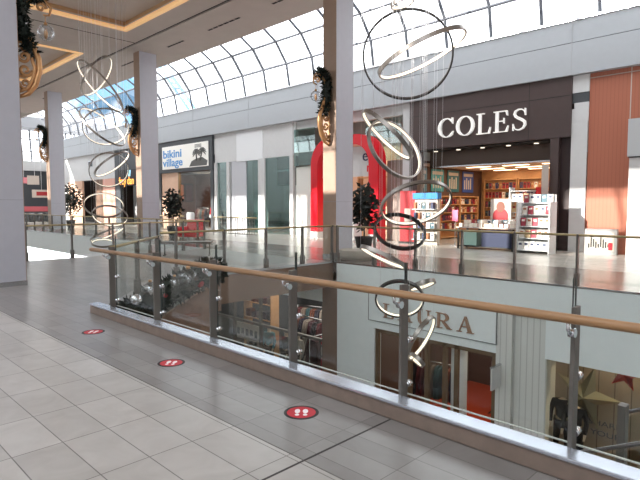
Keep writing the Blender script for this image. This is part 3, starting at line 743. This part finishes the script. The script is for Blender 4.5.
for i,x in enumerate((-14.1,-13.2,-12.6)):
    t=thing('display_plinth',['plinth under the mannequin in the teal top','plinth under the mannequin in the black outfit','plinth under the mannequin in the pale top'][i],'plinth',(x,11.75,LOW+.01))
    B(-.25,.25,-.25,.25,0,.7).build('body',M_white,t);B(-.27,.27,-.27,.27,.7,.74).build('top_plate',M_dark,t)
t=thing('shelf_unit','wooden wall shelves with folded goods in the dark shop under the footbridge','shelf',(-11.5,13.6,LOW+.01))
for s in(-1,1): B(s*.55-.02,s*.55+.02,-.2,.2,0,3).build('side_panel',M_wood,t)
for z in (.3,.85,1.4,1.95,2.5): B(-.55,.55,-.2,.2,z,z+.03).build('shelf',M_wood,t)
for j,z in enumerate((.33,.88,1.43,1.98,2.53)):
    for i in range(4):
        c=gcol[(i*3+j)%8];mm=mat('cloth_%d_%d_%d'%c,c,.9)
        tag(B(-.11,.11,-.13,.13,0,.18+.02*((i+j)%3)).build('folded_clothes',mm,None),'small stack of folded clothes on the wooden shelves under the footbridge','folded clothes','folded stacks on the wooden shelves').location=(-11.88+i*.25,13.6,LOW+.01+z)
t=thing('shelf_unit','wooden wall shelves with goods at the left end of the dark shop under the footbridge','shelf',(-15.6,12.6,LOW+.01))
for s_ in(-1,1): B(s_*.8-.02,s_*.8+.02,-.2,.2,0,3.3).build('side_panel',M_wood,t)
for z in (.5,1.1,1.7,2.3,2.9): B(-.8,.8,-.2,.2,z,z+.03).build('shelf',M_wood,t)
for j,z in enumerate((1.13,1.73,2.33,2.93)):
    for i in range(5):
        c=gcol[(i*3+j*2)%8];mm=mat('cloth_%d_%d_%d'%c,c,.9)
        o=B(-.11,.11,-.13,.13,0,.2+.04*((i+j)%3)).build('folded_clothes',mm,None);o.location=(-16.24+i*.32,12.6,LOW+.01+z)
        tag(o,'small stack of folded clothes on the shelves at the left end under the footbridge','folded clothes','folded stacks on the left shelves')
t=thing('display_poster','white and black poster board behind the left shopfront glass under the footbridge','poster',(-15.3,11.7,-3.3))
B(-.7,.7,0,.03,0,.6).build('board',M_pale,t);b=MB()
for i in range(5): b.box(-.6+i*.26,-.45+i*.26,-.01,0,.15+.05*(i%2),.4)
b.build('print',M_black,t)
area('under_bridge_light',(-13.6,13.5,-1.0),5,3,110,(1,.9,.8))

# red figure display by the brown column (rack of red socks)
t=thing('wall_rack','narrow rack of red and white goods beside the brown corner column on the lower level','display rack',(-11.25,11.75,LOW+.01))
MB().tube([(-.2,0,0),(-.2,0,2.6)],.02,6).build('upright',M_steel,t);MB().tube([(.2,0,0),(.2,0,2.6)],.02,6).build('upright',M_steel,t)
for i in range(6): B(-.22,.22,-.08,.08,.5+i*.35,.75+i*.35).build('goods',[M_redd,M_pale,M_red][i%3],t)

# ------------------------------------------------------------------ upper far shops
YF=19.6
struct('wall_upper_pier_coles',B(-14.1,-13.6,YF,YF+.3,0,6.3),M_white)
struct('wall_upper_terracotta',B(-6.3,12,YF,YF+.3,0,6.3),M_terra)
struct('trim_30',MB().box(-6.3,12,YF-.008,YF,5.98,6.01).box(-5.05,-5.02,YF-.008,YF,4.4,6.3),M_pale)
# bookshop
t=thing('bookshop_front','dark brown bookshop front with large white COLES letters','shopfront',(-10.3,YF,0))
B(-3.35,3.45,-.12,.1,4.05,6.3).build('fascia_panel',M_choc,t)
b=MB()
for x in (-3.35,-.0+1.95): b.box(x-.008,x+.008,-.125,-.12,4.05,6.3)
b.box(-3.35,3.45,-.125,-.12,5.48,5.5)
b.build('panel_joint',M_black,t)
B(2.75,3.05,-.1,.4,0,4.05).build('side_pilaster',M_choc,t)
B(3.05,3.45,.1,.4,0,4.05).build('side_recess',mat('very_dark_red',(44,26,26),.5),t)
B(-3.35,-2.95,-.1,.4,0,4.05).build('side_pilaster',M_choc,t)
B(-2.95,2.75,.1,.9,4.0,4.1).build('soffit',M_black,t)
B(-2.95,2.75,.9,1.0,3.35,4.1).build('bulkhead',mat('dim_brown',(88,74,66),.6),t)
MB().box(-2.95,2.75,.86,.9,3.3,3.36).build('shutter_rail',M_steel,t)
for x in (-2.4,-1.3,-.2,.9,2.0): MB().lathe([(.09,0),(.09,.02)],(x,.5,3.97),12).build('downlight_lens',emis('soft_lens',(255,240,220),1.2),t)
o=bpy.data.objects.new('shop_sign',None);C.objects.link(o);o.parent=t
serif(o,'COLES',-1.86,1.92,-.12,4.44,.8,[M_letter],.1,.12)
# inside
struct('wall_bookshop_left',B(-13.95,-13.8,YF+.3,27,0,3.7),mat('shop_wall_dark',(88,64,54),.7))
struct('wall_bookshop_right',B(-7.2,-7.05,YF+.4,27,0,3.7),M_wood)
struct('ceiling_bookshop',B(-13.8,-7.1,YF+1,27,3.45,3.55),mat('peach_ceiling',(214,180,150),.7))
struct('wall_bookshop_back',B(-13.8,-7.1,26.4,26.6,0,3.5),M_wood)
f0=None
for j,y in enumerate((21.6,23,24.4,25.8)):
    for x in (-12.2,-10.4,-8.6):
        if f0 is None:
            f0=thing('ceiling_light_panel','warm rectangular light panel in the bookshop ceiling','ceiling light',(x,y,3.44),0,'light panels in the bookshop ceiling')
            B(-.62,.62,-.17,.17,-.01,.01).build('frame',M_white,f0);B(-.58,.58,-.13,.13,-.02,-.008).build('diffuser',emis('warm_panel',(255,222,178),5),f0)
        else: dup(f0,(x,y,3.44))
def bookcase(name,label,loc,rz,w,h,nsh):
    t=thing(name,label,'bookcase',loc,rz)
    B(-w/2,w/2,-.02,0,0,h).build('back_panel',M_wood,t)
    for s in(-1,1): B(s*w/2-.015,s*w/2+.015,-.3,0,0,h).build('side_panel',M_wood,t)
    for i in range(nsh+1):
        z=.1+(h-.12)*i/nsh;B(-w/2,w/2,-.3,0,z-.03,z).build('shelf',M_wood,t)
    return t
bm_={}
bc=[(140,34,42),(222,214,204),(48,56,90),(40,36,38),(160,100,66),(96,50,66),(70,104,116),(190,164,124),(160,58,74),(226,224,222)]
def book(kind,i,w,h,d):
    key=(kind,i)
    if key not in bm_:
        b=MB();b.box(-w/2,w/2,-d/2,-d/2+.004,0,h).box(-w/2,w/2,d/2-.004,d/2,0,h).box(-w/2,-w/2+.004,-d/2,d/2,0,h)
        b.cur=1;b.box(-w/2+.004,w/2-.006,-d/2+.004,d/2-.004,.004,h-.004);b.cur=2;b.box(-w*.3,w*.3,-d/2-.001,-d/2,h*.55,h*.8)
        bm_[key]=b.build('book',[mat('cover_%d'%i,bc[i],.5),mat('paper',(236,230,216),.8),mat('cover_%d'%((i+3)%10),bc[(i+3)%10],.5)]);return bm_[key]
    o=bm_[key].copy();C.objects.link(o);return o
NB=0
for k in range(3):
    w=1.75;x=-12.6+k*1.85;bookcase('bookcase','wooden bookcase at the back of the bookshop, '+['left','middle','right'][k]+' one',(x,26.35,0),0,w,3.0,6)
    for s in range(2,6):
        z=.1+(3-.12)*s/6
        for i in range(9):
            c=random.choice([0,0,8,1,3,5,4,2]) if s>3 else random.choice([0,3,2,5,4,7])
            o=book('back',c,.15,.3,.13);o.location=(x-w/2+.13+i*.185,26.2,z+.001)
            tag(o,'book facing out on the '+['left','middle','right'][k]+' back bookcase of the bookshop','book','books on '+['left','middle','right'][k]+' back bookcase')
for k in range(3):
    w=1.8;y=20.9+k*1.85;bookcase('bookcase','wooden bookcase under the hanging posters along the left bookshop wall, '+['nearest','middle','farthest'][k],(-13.78,y,0),PI/2,w,2.1,5)
    for s in range(1,5):
        z=.1+(2.1-.12)*s/5
        for i in range(8):
            c=random.choice([0,8,1,3,5,4,2,7]);o=book('left',c,.17,.27,.1);o.rotation_euler=(0,0,PI/2);o.location=(-13.58,y-w/2+.14+i*.215,z+.001)
            tag(o,'book on the '+['nearest','middle','farthest'][k]+' bookcase along the left bookshop wall','book','books on '+['nearest','middle','farthest'][k]+' left bookcase')
for k in range(4):
    y=20.5+k*1.45
    t=thing('hanging_poster','blue and teal book poster on the left bookshop wall, '+['nearest of four','second of four','third of four','farthest of four'][k],'poster',(-13.77,y,2.3),PI/2)
    B(-.55,.55,-.02,0,0,1.05).build('sheet',mat('poster_%d'%k,[(44,110,130),(50,140,150),(40,100,110),(50,80,150)][k],.5),t)
    b=MB()
    for i in range(4): b.box(-.4+i*.2,-.3+i*.2,-.03,-.02,.15,.62+.1*(i%2))
    b.box(-.45,.45,-.03,-.02,.8,.95);b.build('print',M_pale,t)
area('bookshop_light',(-10.5,23.3,3.4),5,5,120,(1,.78,.58))
# display table in front
t=thing('book_table','long display table piled with books at the bookshop entrance','table',(-9.25,18.35,0),.0)
bev(B(-1.15,1.15,-.4,.4,.78,.83).build('tabletop',M_pale,t))
for sx in(-1,1):
    for sy in(-1,1): B(sx*1.08-.03,sx*1.08+.03,sy*.34-.03,sy*.34+.03,0,.78).build('leg',M_black,t)
B(-.15,1.0,-.3,.3,.12,.72).build('lower_bin',mat('navy',(30,38,70),.6),t)
B(-1.1,1.1,-.36,.36,.08,.12).build('lower_shelf',M_black,t)
o=B(-.95,-.35,-.3,.3,.14,.7).build('stacked_boxes',mat('mint',(170,205,195),.6),t)
def flat_pile(x,y,z,n,lbl,grp,cs):
    for i in range(n):
        c=random.choice(cs);o=book('back',c,.15,.3,.13);o.rotation_euler=(PI/2,0,0);o.location=(x+random.uniform(-.01,.01),y+.15,z+.065+i*.13);
        tag(o,lbl,'book',grp)
for i in range(11):
    flat_pile(-10.25+i*.2,18.2,.831,1+(i%3==1),'book lying on the display table at the bookshop entrance','books on the entrance display table',[1,9,7,8,1])
for i in range(10):
    o=book('left',random.choice([1,9,0,8,6]),.17,.27,.1);o.location=(-10.2+i*.21,18.6,.831);tag(o,'book standing at the back of the entrance display table','book','standing books on the entrance table')
# red poster with round picture
t=thing('display_sign','square poster with a red round picture standing on the display table','sign',(-9.0,18.72,.831))
B(-.4,.4,0,.02,0,1.05).build('board',M_pale,t);MB().prism([(.3*math.cos(a*PI/12),.4+.3*math.sin(a*PI/12)) for a in range(24)],-.015,0).build('picture',M_redd,t)
MB().prism([(.16*math.cos(a*PI/12),.75+.2*math.sin(a*PI/12)) for a in range(24)],-.02,-.015).build('picture',mat('portrait',(120,70,54),.6),t)
# stepped rack
t=thing('book_rack','white stepped rack of books at the right of the bookshop entrance','display rack',(-7.35,17.95,0))
for s in(-1,1): B(s*.55-.02,s*.55+.02,-.3,.3,0,1.75).build('side_panel',M_white,t)
B(-.55,.55,.26,.3,0,2.0).build('back_panel',M_white,t)
for i in range(5): B(-.55,.55,-.3+.1*i,.26,.1+.4*i,.13+.4*i).build('shelf',M_white,t)
for i in range(5):
    for j in range(5):
        o=book('rack',random.choice([9,1,9,1,8,6,7]),.18,.28,.08);o.location=(-7.35-.42+j*.205,17.95-.22+.1*i,.132+.4*i)
        tag(o,'pale book standing on the white stepped rack by the bookshop entrance','book','books on white stepped rack')
t=thing('book_rack','white rack of red-edged books behind the stepped rack at the bookshop entrance','display rack',(-8.3,19.2,0))
for s in(-1,1): B(s*.5-.02,s*.5+.02,-.2,.2,0,2.3).build('side_panel',M_red if s>0 else M_white,t)
for i in range(6): B(-.5,.5,-.2,.2,.15+.4*i,.18+.4*i).build('shelf',M_white,t)
for i in range(2,5):
    for j in range(4):
        o=book('rack',random.choice([9,1,7]),.18,.28,.08);o.location=(-8.3-.34+j*.22,19.1,.182+.4*i)
        tag(o,'book on the rack with a red side behind the stepped rack','book','books on rack with red side')
t=thing('floor_banner','tall cream banner standing at the right jamb of the bookshop','banner',(-7.62,19.3,0))
B(-.12,.12,-.02,.02,.05,3.1).build('banner_cloth',M_pale,t);B(-.2,.2,-.1,.1,0,.05).build('base',M_steel,t)
t=thing('book_stand','tall red free-standing display at the left of the bookshop','display stand',(-13.2,18.9,0))
B(-.4,.4,-.15,.15,0,2.25).build('cabinet',M_redd,t);B(-.15,.15,-.17,-.15,.9,1.5).build('picture',M_pale,t);B(-.44,.44,-.2,.2,0,.08).build('base',M_black,t)
t=thing('book_stand','blue-topped display stand of small boxes beside the red one','display stand',(-12.25,18.7,0))
B(-.55,.55,.0,.2,0,1.9).build('back_panel',M_pale,t);B(-.6,.6,-.1,.22,1.9,2.15).build('header',mat('header_blue',(30,120,180),.5),t)
for i in range(4): B(-.55,.55,-.25,0,.2+.42*i,.23+.42*i).build('shelf',M_white,t)
for i in range(4):
    for j in range(5): 
        o=book('left',[6,1,2,4,9][(i+j)%5],.17,.27,.1);o.location=(-12.25-.42+j*.21,18.58,.232+.42*i);tag(o,'small boxed book on the blue-topped stand','book','boxed books on blue-topped stand')
t=thing('display_easel','small pink price card on a stand among the bookshop tables','sign',(-11.0,18.9,0))
B(-.13,.13,-.02,.0,1.0,1.45).build('card',mat('pink_card',(240,110,140),.5),t);MB().tube([(0,0.01,0),(0,.01,1.05)],.015,6).build('pole',M_steel,t);B(-.15,.15,-.1,.1,0,.02).build('base',M_steel,t)
# column of tiles right of bookshop
t=thing('tiled_pilaster','narrow cream pilaster with stepped grey tiles between bookshop and terracotta wall','pilaster',(-6.57,YF,0))
B(-.28,.25,-.05,-.001,0,5.0).build('shaft',M_white,t)
B(-.28,.27,-.06,-.001,5.55,6.14).build('block',M_white,t);B(-.28,.27,-.04,-.001,5.2,5.55).build('block',M_charc,t)
B(-.2,.27,-.06,-.001,4.55,5.2).build('block',M_white,t)
# info panel
t=thing('advert_panel','grey-framed advert screen standing on the floor against the terracotta wall','advert panel',(-5.66,19.2,0))
B(-.5,.5,-.08,.08,-.0,.85).build('frame',mat('frame_grey',(150,150,148),.4),t);B(-.42,.42,-.09,-.08,.12,.74).build('picture',M_pale,t)
b=MB()
for i in range(9): b.box(-.38+.075*i,-.33+.075*i,-.095,-.09,.2+.02*(i%3),.35+.08*((i*7)%4))
b.build('print',M_black,t);B(.25,.38,-.096,-.09,.15,.4).build('print_red',M_red,t)
# white kiosk at right edge
t=thing('white_kiosk','tall white panelled kiosk at the right edge before the terracotta wall','kiosk',(-3.08,18.6,0))
B(-1.55,1.6,-.5,.5,0,3.1).build('body',M_white,t);B(-1.6,1.65,-.55,.55,3.12,4.25).build('header',mat('kiosk_grey',(200,204,206),.5),t)
B(-1.57,1.6,-.52,.52,3.08,3.12).build('joint',M_charc,t)

# ---- grey-white section with glass, between the red arch and the palm sign
struct('wall_upper_white_band',B(-28.9,-21.2,YF,YF+.25,4.35,6.3),M_white)
struct('wall_upper_white_back',B(-28.9,-14.1,YF+2.4,YF+2.6,0,6.3),M_white)
struct('wall_upper_white_hoarding',B(-27.1,-25.6,YF+.02,YF+.1,0,4.35),mat('hoarding_grey',(196,198,204),.6))
for i,x in enumerate((-28.75,-27.4,-24.25,-23.95,-21.5)):
    struct('trim_%d'%(40+i),B(x-.14,x+.14,YF-.05,YF+.15,0,4.35 if i<4 else 6.3),M_white)
struct('trim_50',B(-26.5,-24.0,YF-.03,YF,4.3,6.0),mat('panel_white',(232,234,236),.5))
struct('window_4',B(-28.6,-27.5,YF+.05,YF+.07,0,4.35),M_teal)
struct('window_5',B(-25.6,-24.4,YF+.05,YF+.07,0,4.35),M_teal)
struct('wall_upper_dark_recess',B(-25.6,-24.4,YF+.5,YF+.6,0,4.35),mat('teal_dark',(84,108,104),.4))
struct('window_6',B(-23.8,-21.65,YF+.05,YF+.07,0,4.35),M_teal)
t=thing('wall_screen','black wall screen behind the pale glass beside the white column','screen',(-22.3,YF+.3,2.8))
B(-.8,.8,0,.1,0,.75).build('panel',M_black,t);B(-.8,.8,0,.1,.85,1.6).build('panel',M_black,t);B(-.85,.85,.1,.15,-.05,1.65).build('bracket',M_steel,t)
# bank/wireless arch
struct('wall_upper_arch_side',B(-21.2,-19.6,YF+.05,YF+.3,0,3.7),mat('ribbed_white',(226,228,222),.6))
struct('window_7',MB().box(-21.2,-19.6,YF-.1,YF-.08,3.75,5.7),M_teal)
struct('wall_upper_arch_band',B(-21.2,-14.1,YF+.1,YF+.3,5.7,6.3),M_white)
struct('window_8',B(-16.2,-14.15,YF-.1,YF-.08,3.7,5.6),M_teal)
struct('wall_upper_arch_right',B(-15.0,-14.1,YF+.05,YF+.3,0,3.7),mat('taupe',(140,126,118),.6))
t=thing('red_arch','tall glossy red arch portal with rounded top standing before the shops','arch',(-17.1,19.12,0))
def arch(x0,x1,h,r,n=10):
    return [(x0,0)]+[(x0+r-r*math.cos(PI/2*i/n),h-r+r*math.sin(PI/2*i/n)) for i in range(n+1)]+[(x1-r+r*math.sin(PI/2*i/n),h-r+r*math.cos(PI/2*i/n)) for i in range(n+1)]+[(x1,0)]
o1=arch(-2.12,2.2,4.95,1.3);i1=arch(-1.66,1.66,4.5,.95);b=MB();n=len(o1)
vs_=[(p[0],y,p[1]) for y in(-.3,.3) for p in o1]+[(p[0],y,p[1]) for y in(-.3,.3) for p in i1]
fs=[]
for i in range(n-1):
    fs+=[(i,i+1,2*n+i+1,2*n+i),(n+i,3*n+i,3*n+i+1,n+i+1),(i,n+i,n+i+1,i+1),(2*n+i,2*n+i+1,3*n+i+1,3*n+i)]
fs+=[(0,2*n,3*n,n),(n-1,2*n-1,4*n-1,3*n-1)]
b.add(vs_,fs).build('portal_frame',M_red,t)
for x in(-1.89,1.93): B(x-.26,x+.26,-.33,.33,0,.3).build('foot_block',M_white,t)
B(-1.6,1.6,.05,.15,3.0,4.4).build('header_panel',M_white,t)
o=text_obj(t,'e',1.0,.04,3.72,.75,mat('navy_letter',(30,40,80),.5),.03);text_obj(t,'r',1.25,.04,3.2,.65,M_red,.03)
struct('wall_upper_arch_interior',B(-19.5,-15.0,YF+1.6,YF+1.7,0,5),M_lwood)
t=thing('wall_shelf','peach wooden shelf wall with boxes inside the red arch','shelf',(-16.4,YF+1.2,0))
for i in range(5): B(-1.2,1.2,-.2,.2,.6+.6*i,.65+.6*i).build('shelf',M_wood,t)
for s in (-1,1): B(s*1.2-.03,s*1.2+.03,-.2,.2,0,3.2).build('side_panel',M_wood,t)
t=thing('service_counter','white service counter with dark front just inside the red arch','counter',(-15.9,18.2,0))
B(-.35,.35,-.3,.3,0,1.0).build('body',M_white,t);B(-.4,.4,-.35,.35,1.0,1.06).build('top',M_pale,t);B(-.25,.25,-.31,-.3,.3,.8).build('front_panel',M_charc,t)
area('arch_light',(-17,YF+.9,4.6),3,1.2,40,(1,.85,.7))
# palm shop
t=thing('palm_sign_shopfront','dark-framed shopfront with white sign, blue bikini village letters and a palm picture','shopfront',(-32.4,YF,0))
B(-3.6,3.45,-.15,.1,3.95,6.25).build('sign_frame',M_charc,t)
o=B(-2.85,3.05,-.2,-.15,4.2,5.8).build('sign_panel',emis('sign_white',(226,224,218),.2),t)
text_obj(o,'bikini',-2.72,-.21,5.0,.78,M_blue,.02,sx=1.55,bold=.03);text_obj(o,'village',-2.72,-.21,4.4,.76,M_blue,.02,sx=1.45,bold=.03)
b=MB()
grey=mat('palm_grey',(96,96,94),.6)
b.prism([(.8,4.25),(2.9,4.25),(3.0,4.55),(2.4,4.8),(1.7,4.75),(1.1,4.6)],-.21,-.2)
for (x,z,x1) in ((1.7,5.15,1.75),(2.4,5.2,2.15)):
    b.tube([(x1,-.21,4.6),(x,-.21,z)],.06,5)
    for a in range(9):
        an=R(-30+a*30);b.tube([(x,-.21,z),(x+.3*math.cos(an),-.21,z+.24*math.sin(an)),(x+.5*math.cos(an),-.21,z+.3*math.sin(an)-.12)],[.03,.05,.015],5)
for z in (5.5,5.58,5.66): b.prism([(1.5,z-.02),(2.3,z-.02),(2.3,z+.02),(1.5,z+.02)],-.21,-.2)
b.build('palm_picture',grey,o)
for x in(-3.5,3.3): B(x-.15,x+.15,-.1,.3,0,3.95).build('side_jamb',M_charc,t)
B(-3.3,-.9,.0,.1,0,3.95).build('hoarding_wall',M_lwood,t)
B(-.95,-.85,-.05,.1,0,3.95).build('mullion',M_brz,t);B(-.9,3.2,.02,.04,.1,3.9).build('window_pane',M_shopglass,t)
B(-.9,3.2,-.02,.08,0,.1).build('sill',M_steel,t);B(3.45,3.55,-.05,.4,0,4.9).build('black_return',M_black,t)
struct('wall_palm_back',B(-36,-28.9,YF+3,YF+3.1,0,4.2),mat('shop_brown',(92,58,46),.7))
struct('wall_palm_left',B(-36.1,-36,YF,YF+3,0,6.3),MATS['shop_brown']);struct('wall_palm_right',B(-28.9,-28.8,YF+.2,YF+3,0,6.3),M_charc)
struct('ceiling_palm',B(-36,-28.9,YF+.1,YF+3.1,4.0,4.1),M_charc)
rack('clothing rack behind the window under the palm sign, left',(-32.2,20.8,0),0,9,'garment on the left rack in the shop under the palm sign','garments on left rack under palm sign',1.3,off=1)
rack('clothing rack behind the window under the palm sign, right',(-30.2,20.9,0),0,9,'garment on the right rack in the shop under the palm sign','garments on right rack under palm sign',1.3,off=4)
body('shop_mannequin',1.8,M_white,(-29.9,20.1,.0),0,True,cloth=M_red,hgt=M_white,label='white mannequin in a red top in the window under the palm sign')
for k in range(3):
    x=-32.3+k*1.3;c=[(150,50,40),(200,110,60),(80,40,50)][k]
    t=thing('framed_picture','framed warm picture on the left side wall inside the palm-sign shop, '+['nearest','middle','farthest'][k],'picture',(-35.98,YF+.9+.75*k,1.9),PI/2)
    B(-.33,.33,-.04,0,0,1.4).build('frame',M_black,t);B(-.27,.27,-.05,-.04,.08,1.3).build('picture',mat('pic%d'%k,c,.5),t)
area('palm_shop_light',(-31,21.2,3.9),3.5,2,200,(1,.8,.6))
# charcoal shop with orange letters
struct('wall_upper_charcoal_top',B(-43.6,-36.2,YF,YF+.2,4.15,6.3),M_charc)
struct('wall_upper_charcoal_side',B(-43.6,-42.6,YF,YF+.2,0,4.15),M_charc)
struct('wall_upper_black_inside',B(-43.6,-36.2,YF+2.5,YF+2.6,0,4.2),M_black)
t=thing('shop_sign','black sign box with small glowing orange letters, left of the middle column','sign',(-40.8,YF-.1,3.2))
B(-1.9,2.2,0,.12,0,1.3).build('panel',M_black,t);text_obj(t,'frey dan',-1.8,-.01,.12,.9,emis('orange_letter',(255,170,80),1.6),.02,sx=.9)
MB().prism([(-.1,.75),(.25,.75),(.35,1.25),(-.2,1.25)],-.02,0).build('emblem',emis('pale_blue_mark',(150,200,220),.8),t)
t=thing('poster_stand','tall pink and white poster board in the charcoal shop doorway','poster',(-38.3,19.3,0))
B(-.5,.5,0,.04,.3,3.0).build('sheet',mat('poster_pink',(224,196,210),.5),t);B(-.5,.5,-.02,.05,.2,.3).build('base_bar',M_steel,t);B(-.3,.3,-.01,0,1.7,2.4).build('print',M_redd,t);B(-.3,.3,-.15,.15,0,.2).build('foot',M_steel,t)
t=thing('clothes_form','slim white display figure in the charcoal shop doorway','display figure',(-40.3,19.9,0))
MB().lathe([(.2,0),(.2,.02),(.03,.04),(.03,.8),(.12,.85),(.17,1.1),(.12,1.3),(.16,1.5),(.05,1.62),(.05,1.75)],n=12).build('torso_form',M_white,t)
# peach and white shopfront further left
struct('wall_upper_west_top',B(-60,-43.6,YF,YF+.2,3.9,6.3),M_white)
for i,(x0,x1,m) in enumerate(((-56.5,-54,M_white),(-54,-50.6,M_lwood),(-47.6,-46,M_brown),(-46,-43.6,mat('salmon',(224,170,152),.5)))):
    struct('wall_upper_west_%s'%['white','peach','brown','salmon'][i],B(x0,x1,YF-.02,YF+.18,0,3.9),m)
struct('wall_upper_west_inside',B(-60,-43.6,YF+1.5,YF+1.6,0,4),mat('dim_brown2',(60,40,34),.7))
t=thing('wall_grille','small square grey vent high on the white wall at left, left of the hanging rings','vent',(-48.5,YF-.02,5.1))
B(-.45,.45,-.03,0,0,.5).build('frame',M_steel,t);B(-.38,.38,-.04,-.03,.06,.44).build('louvre',M_charc,t)
# far end dark shop signs
t=thing('hanging_sign','white square hanging sign in the dark far-left shop','sign',(-58,17.2,3.7))
B(-.02,.02,-.1,1.0,0,.9).build('board',M_pale,t);B(-.03,-.02,-.8,-.1,.1,.7).build('board',mat('pinkish',(214,130,140),.5),t)
MB().tube([(0,-.4,.7),(0,-.4,5.2)],.02,5).build('cord',M_wire,t);MB().tube([(0,.6,.9),(0,.6,5.2)],.02,5).build('cord',M_wire,t)
t=thing('hanging_sign','white sign with red marks in the dark far-left shop','sign',(-58,18.4,2.4))
B(-.02,.02,-.9,1.0,0,.8).build('board',M_pale,t);B(.02,.03,-.5,.6,.2,.6).build('print',M_redd,t)
MB().tube([(0,0,.8),(0,0,6.5)],.02,5).build('cord',M_wire,t)
t=thing('market_counter','pink-topped counter in the dark far-left shop','counter',(-58,17.6,0))
B(-.4,.4,-1.2,1.2,0,1.0).build('body',M_charc,t);B(-.45,.45,-1.25,1.25,1.0,1.5).build('display_case',mat('pink_case',(190,90,100),.5),t)
b0=None
for k in range(5):
    lb='round dark bin in the row under the far-left shop counter'
    if b0 is None:
        b0=thing('round_bin',lb,'bin',(-56.5,16.2,0),0,'row of bins at the far left');MB().lathe([(.25,0),(.3,.8)],n=14).build('drum',M_black,b0);MB().lathe([(.31,0),(.31,.05)],(0,0,.8),14).build('rim',M_steel,b0)
    else: dup(b0,(-56.5,16.2+k*.75,0))
struct('wall_end_inside',B(-62,-61.9,16,19,0,1),M_black)

# ------------------------------------------------------------------ plants and seats on the far walkway
def plant(label,loc,h,r,n=420):
    t=thing('potted_tree',label,'potted plant',loc)
    MB().lathe([(.2,0),(.3,.55),(.32,.6),(.27,.6),(.26,.52)],n=18).build('pot',M_pot,t)
    MB().lathe([(.26,.5),(.26,.53)],n=18).build('soil',M_soil,t)
    MB().tube([(0,0,.5),(.02,.0,h*.6),(0,.02,h*.8)],[.035,.03,.02],7).build('trunk',mat('bark',(70,54,40),.8),t)
    b=MB()
    for i in range(n):
        a=random.random()*2*PI;e=random.uniform(-1,1);q=random.random()**.5
        c=Vector((math.cos(a)*math.sqrt(1-e*e)*r*q,math.sin(a)*math.sqrt(1-e*e)*r*q,h-r*1.35+e*r*1.55*q))
        d=Vector((random.gauss(0,1),random.gauss(0,1),random.gauss(-.2,.8))).normalized();s=d.orthogonal().normalized()*.06;l=.24
        b.add([c,c+d*l*.5+s,c+d*l,c+d*l*.5-s],[(0,1,2,3)])
    b.build('foliage',M_leaf,t)
plant('dark leafy potted tree just right of the tall column, before the red arch',(-11.25,13.5,0),2.3,.52)
plant('dark leafy potted tree behind the middle column of the far row',(-23.75,13.6,0),2.35,.5)
plant('dark leafy potted tree at the far left, right of the farthest column',(-38.1,13.9,0),3.1,.8,600)
# planter tray at tall column
single('round_planter',MB().lathe([(.5,0),(.55,.28),(.5,.3),(.45,.2)],n=24),M_pale,'low round pale planter bowl at the foot of the tall column','planter',(-10.45,12.2,0))
def bench(label,loc,rz,col):
    t=thing('bench',label,'bench',loc,rz)
    bev(B(-.8,.8,-.25,.25,.4,.46).build('seat',col,t))
    for sx in(-1,1): 
        B(sx*.72-.02,sx*.72+.02,-.22,.22,.0,.03).build('foot_bar',M_dark,t);B(sx*.72-.02,sx*.72+.02,-.02,.02,.03,.4).build('leg',M_dark,t)
bench('low dark bench on the walkway beyond the footbridge railing',(-15.2,9.2,0),.9,M_dark)
t=thing('armchair','bright red armchair beyond the far-left railing beside the middle column','chair',(-21.9,13.5,0),.4)
bev(B(-.45,.45,-.4,.4,.15,.45).build('seat',M_red,t),.04);bev(B(-.45,.45,.25,.4,.45,.95).build('backrest',M_red,t),.04)
for s in(-1,1): bev(B(s*.45-.06,s*.45+.06,-.4,.4,.15,.62).build('armrest',M_red,t),.03)
for sx in(-1,1):
    for sy in(-1,1): B(sx*.38-.02,sx*.38+.02,sy*.33-.02,sy*.33+.02,0,.15).build('leg',M_dark,t)
def barrier(label,loc,rz,L_,h=1.0):
    t=thing('barrier_fence',label,'fence',loc,rz)
    MB().tube([(-L_/2,0,h),(L_/2,0,h)],.03,8).build('top_bar',M_brass,t);MB().tube([(-L_/2,0,.15),(L_/2,0,.15)],.02,8).build('bottom_bar',M_dark,t)
    for i in range(int(L_/.2)+1): MB().tube([(-L_/2+i*.2,0,.0 if i%5==0 else .15),(-L_/2+i*.2,0,h)],.014,6).build('baluster',M_dark,t)
barrier('dark metal barrier with thin bars before the white shopfront',(-22.6,16.5,0),0,3.8)
barrier('dark metal barrier with thin bars before the window under the palm sign',(-29,16.4,0),0,3.2)
t=thing('waste_bin','slim white waste bin before the window under the palm sign','bin',(-25.7,15.8,0))
MB().lathe([(.22,0),(.22,1.15),(.18,1.25)],n=16).build('body',M_white,t);MB().lathe([(.12,0),(.12,.02)],(0,0,1.25),14).build('opening',M_black,t)

# ------------------------------------------------------------------ floor stickers
def sticker(label,x,y):
    t=thing('floor_sticker',label,'floor sticker',(x,y,0.0),R(44))
    def disc(r,z0,z1): return MB().lathe([(r,z0),(r,z1)],n=36,smooth=False)
    disc(.14,0.0,.0014).build('black_border',M_black,t)
    disc(.115,.0014,.0018).build('red_disc',mat('sticker_red',(190,36,52),.5),t)
    wm=mat('sticker_white',(238,232,232),.5)
    for s in(-1,1):
        b=MB();c=s*.032
        b.prism([(c+.022*math.cos(a*PI/8)*(1+.1*math.sin(a*PI/8)),.02+.045*math.sin(a*PI/8)) for a in range(16)],.0018,.0022,'z')
        b.prism([(c+.018*math.cos(a*PI/8),-.05+.02*math.sin(a*PI/8)) for a in range(16)],.0018,.0022,'z')
        b.build('footprint',wm,t)
sticker('nearest round red sticker with white footprints on the floor',-2.98,2.81)
sticker('middle round red sticker with white footprints on the floor',-4.91,2.76)
sticker('farthest round red sticker with white footprints on the floor',-6.85,2.74)
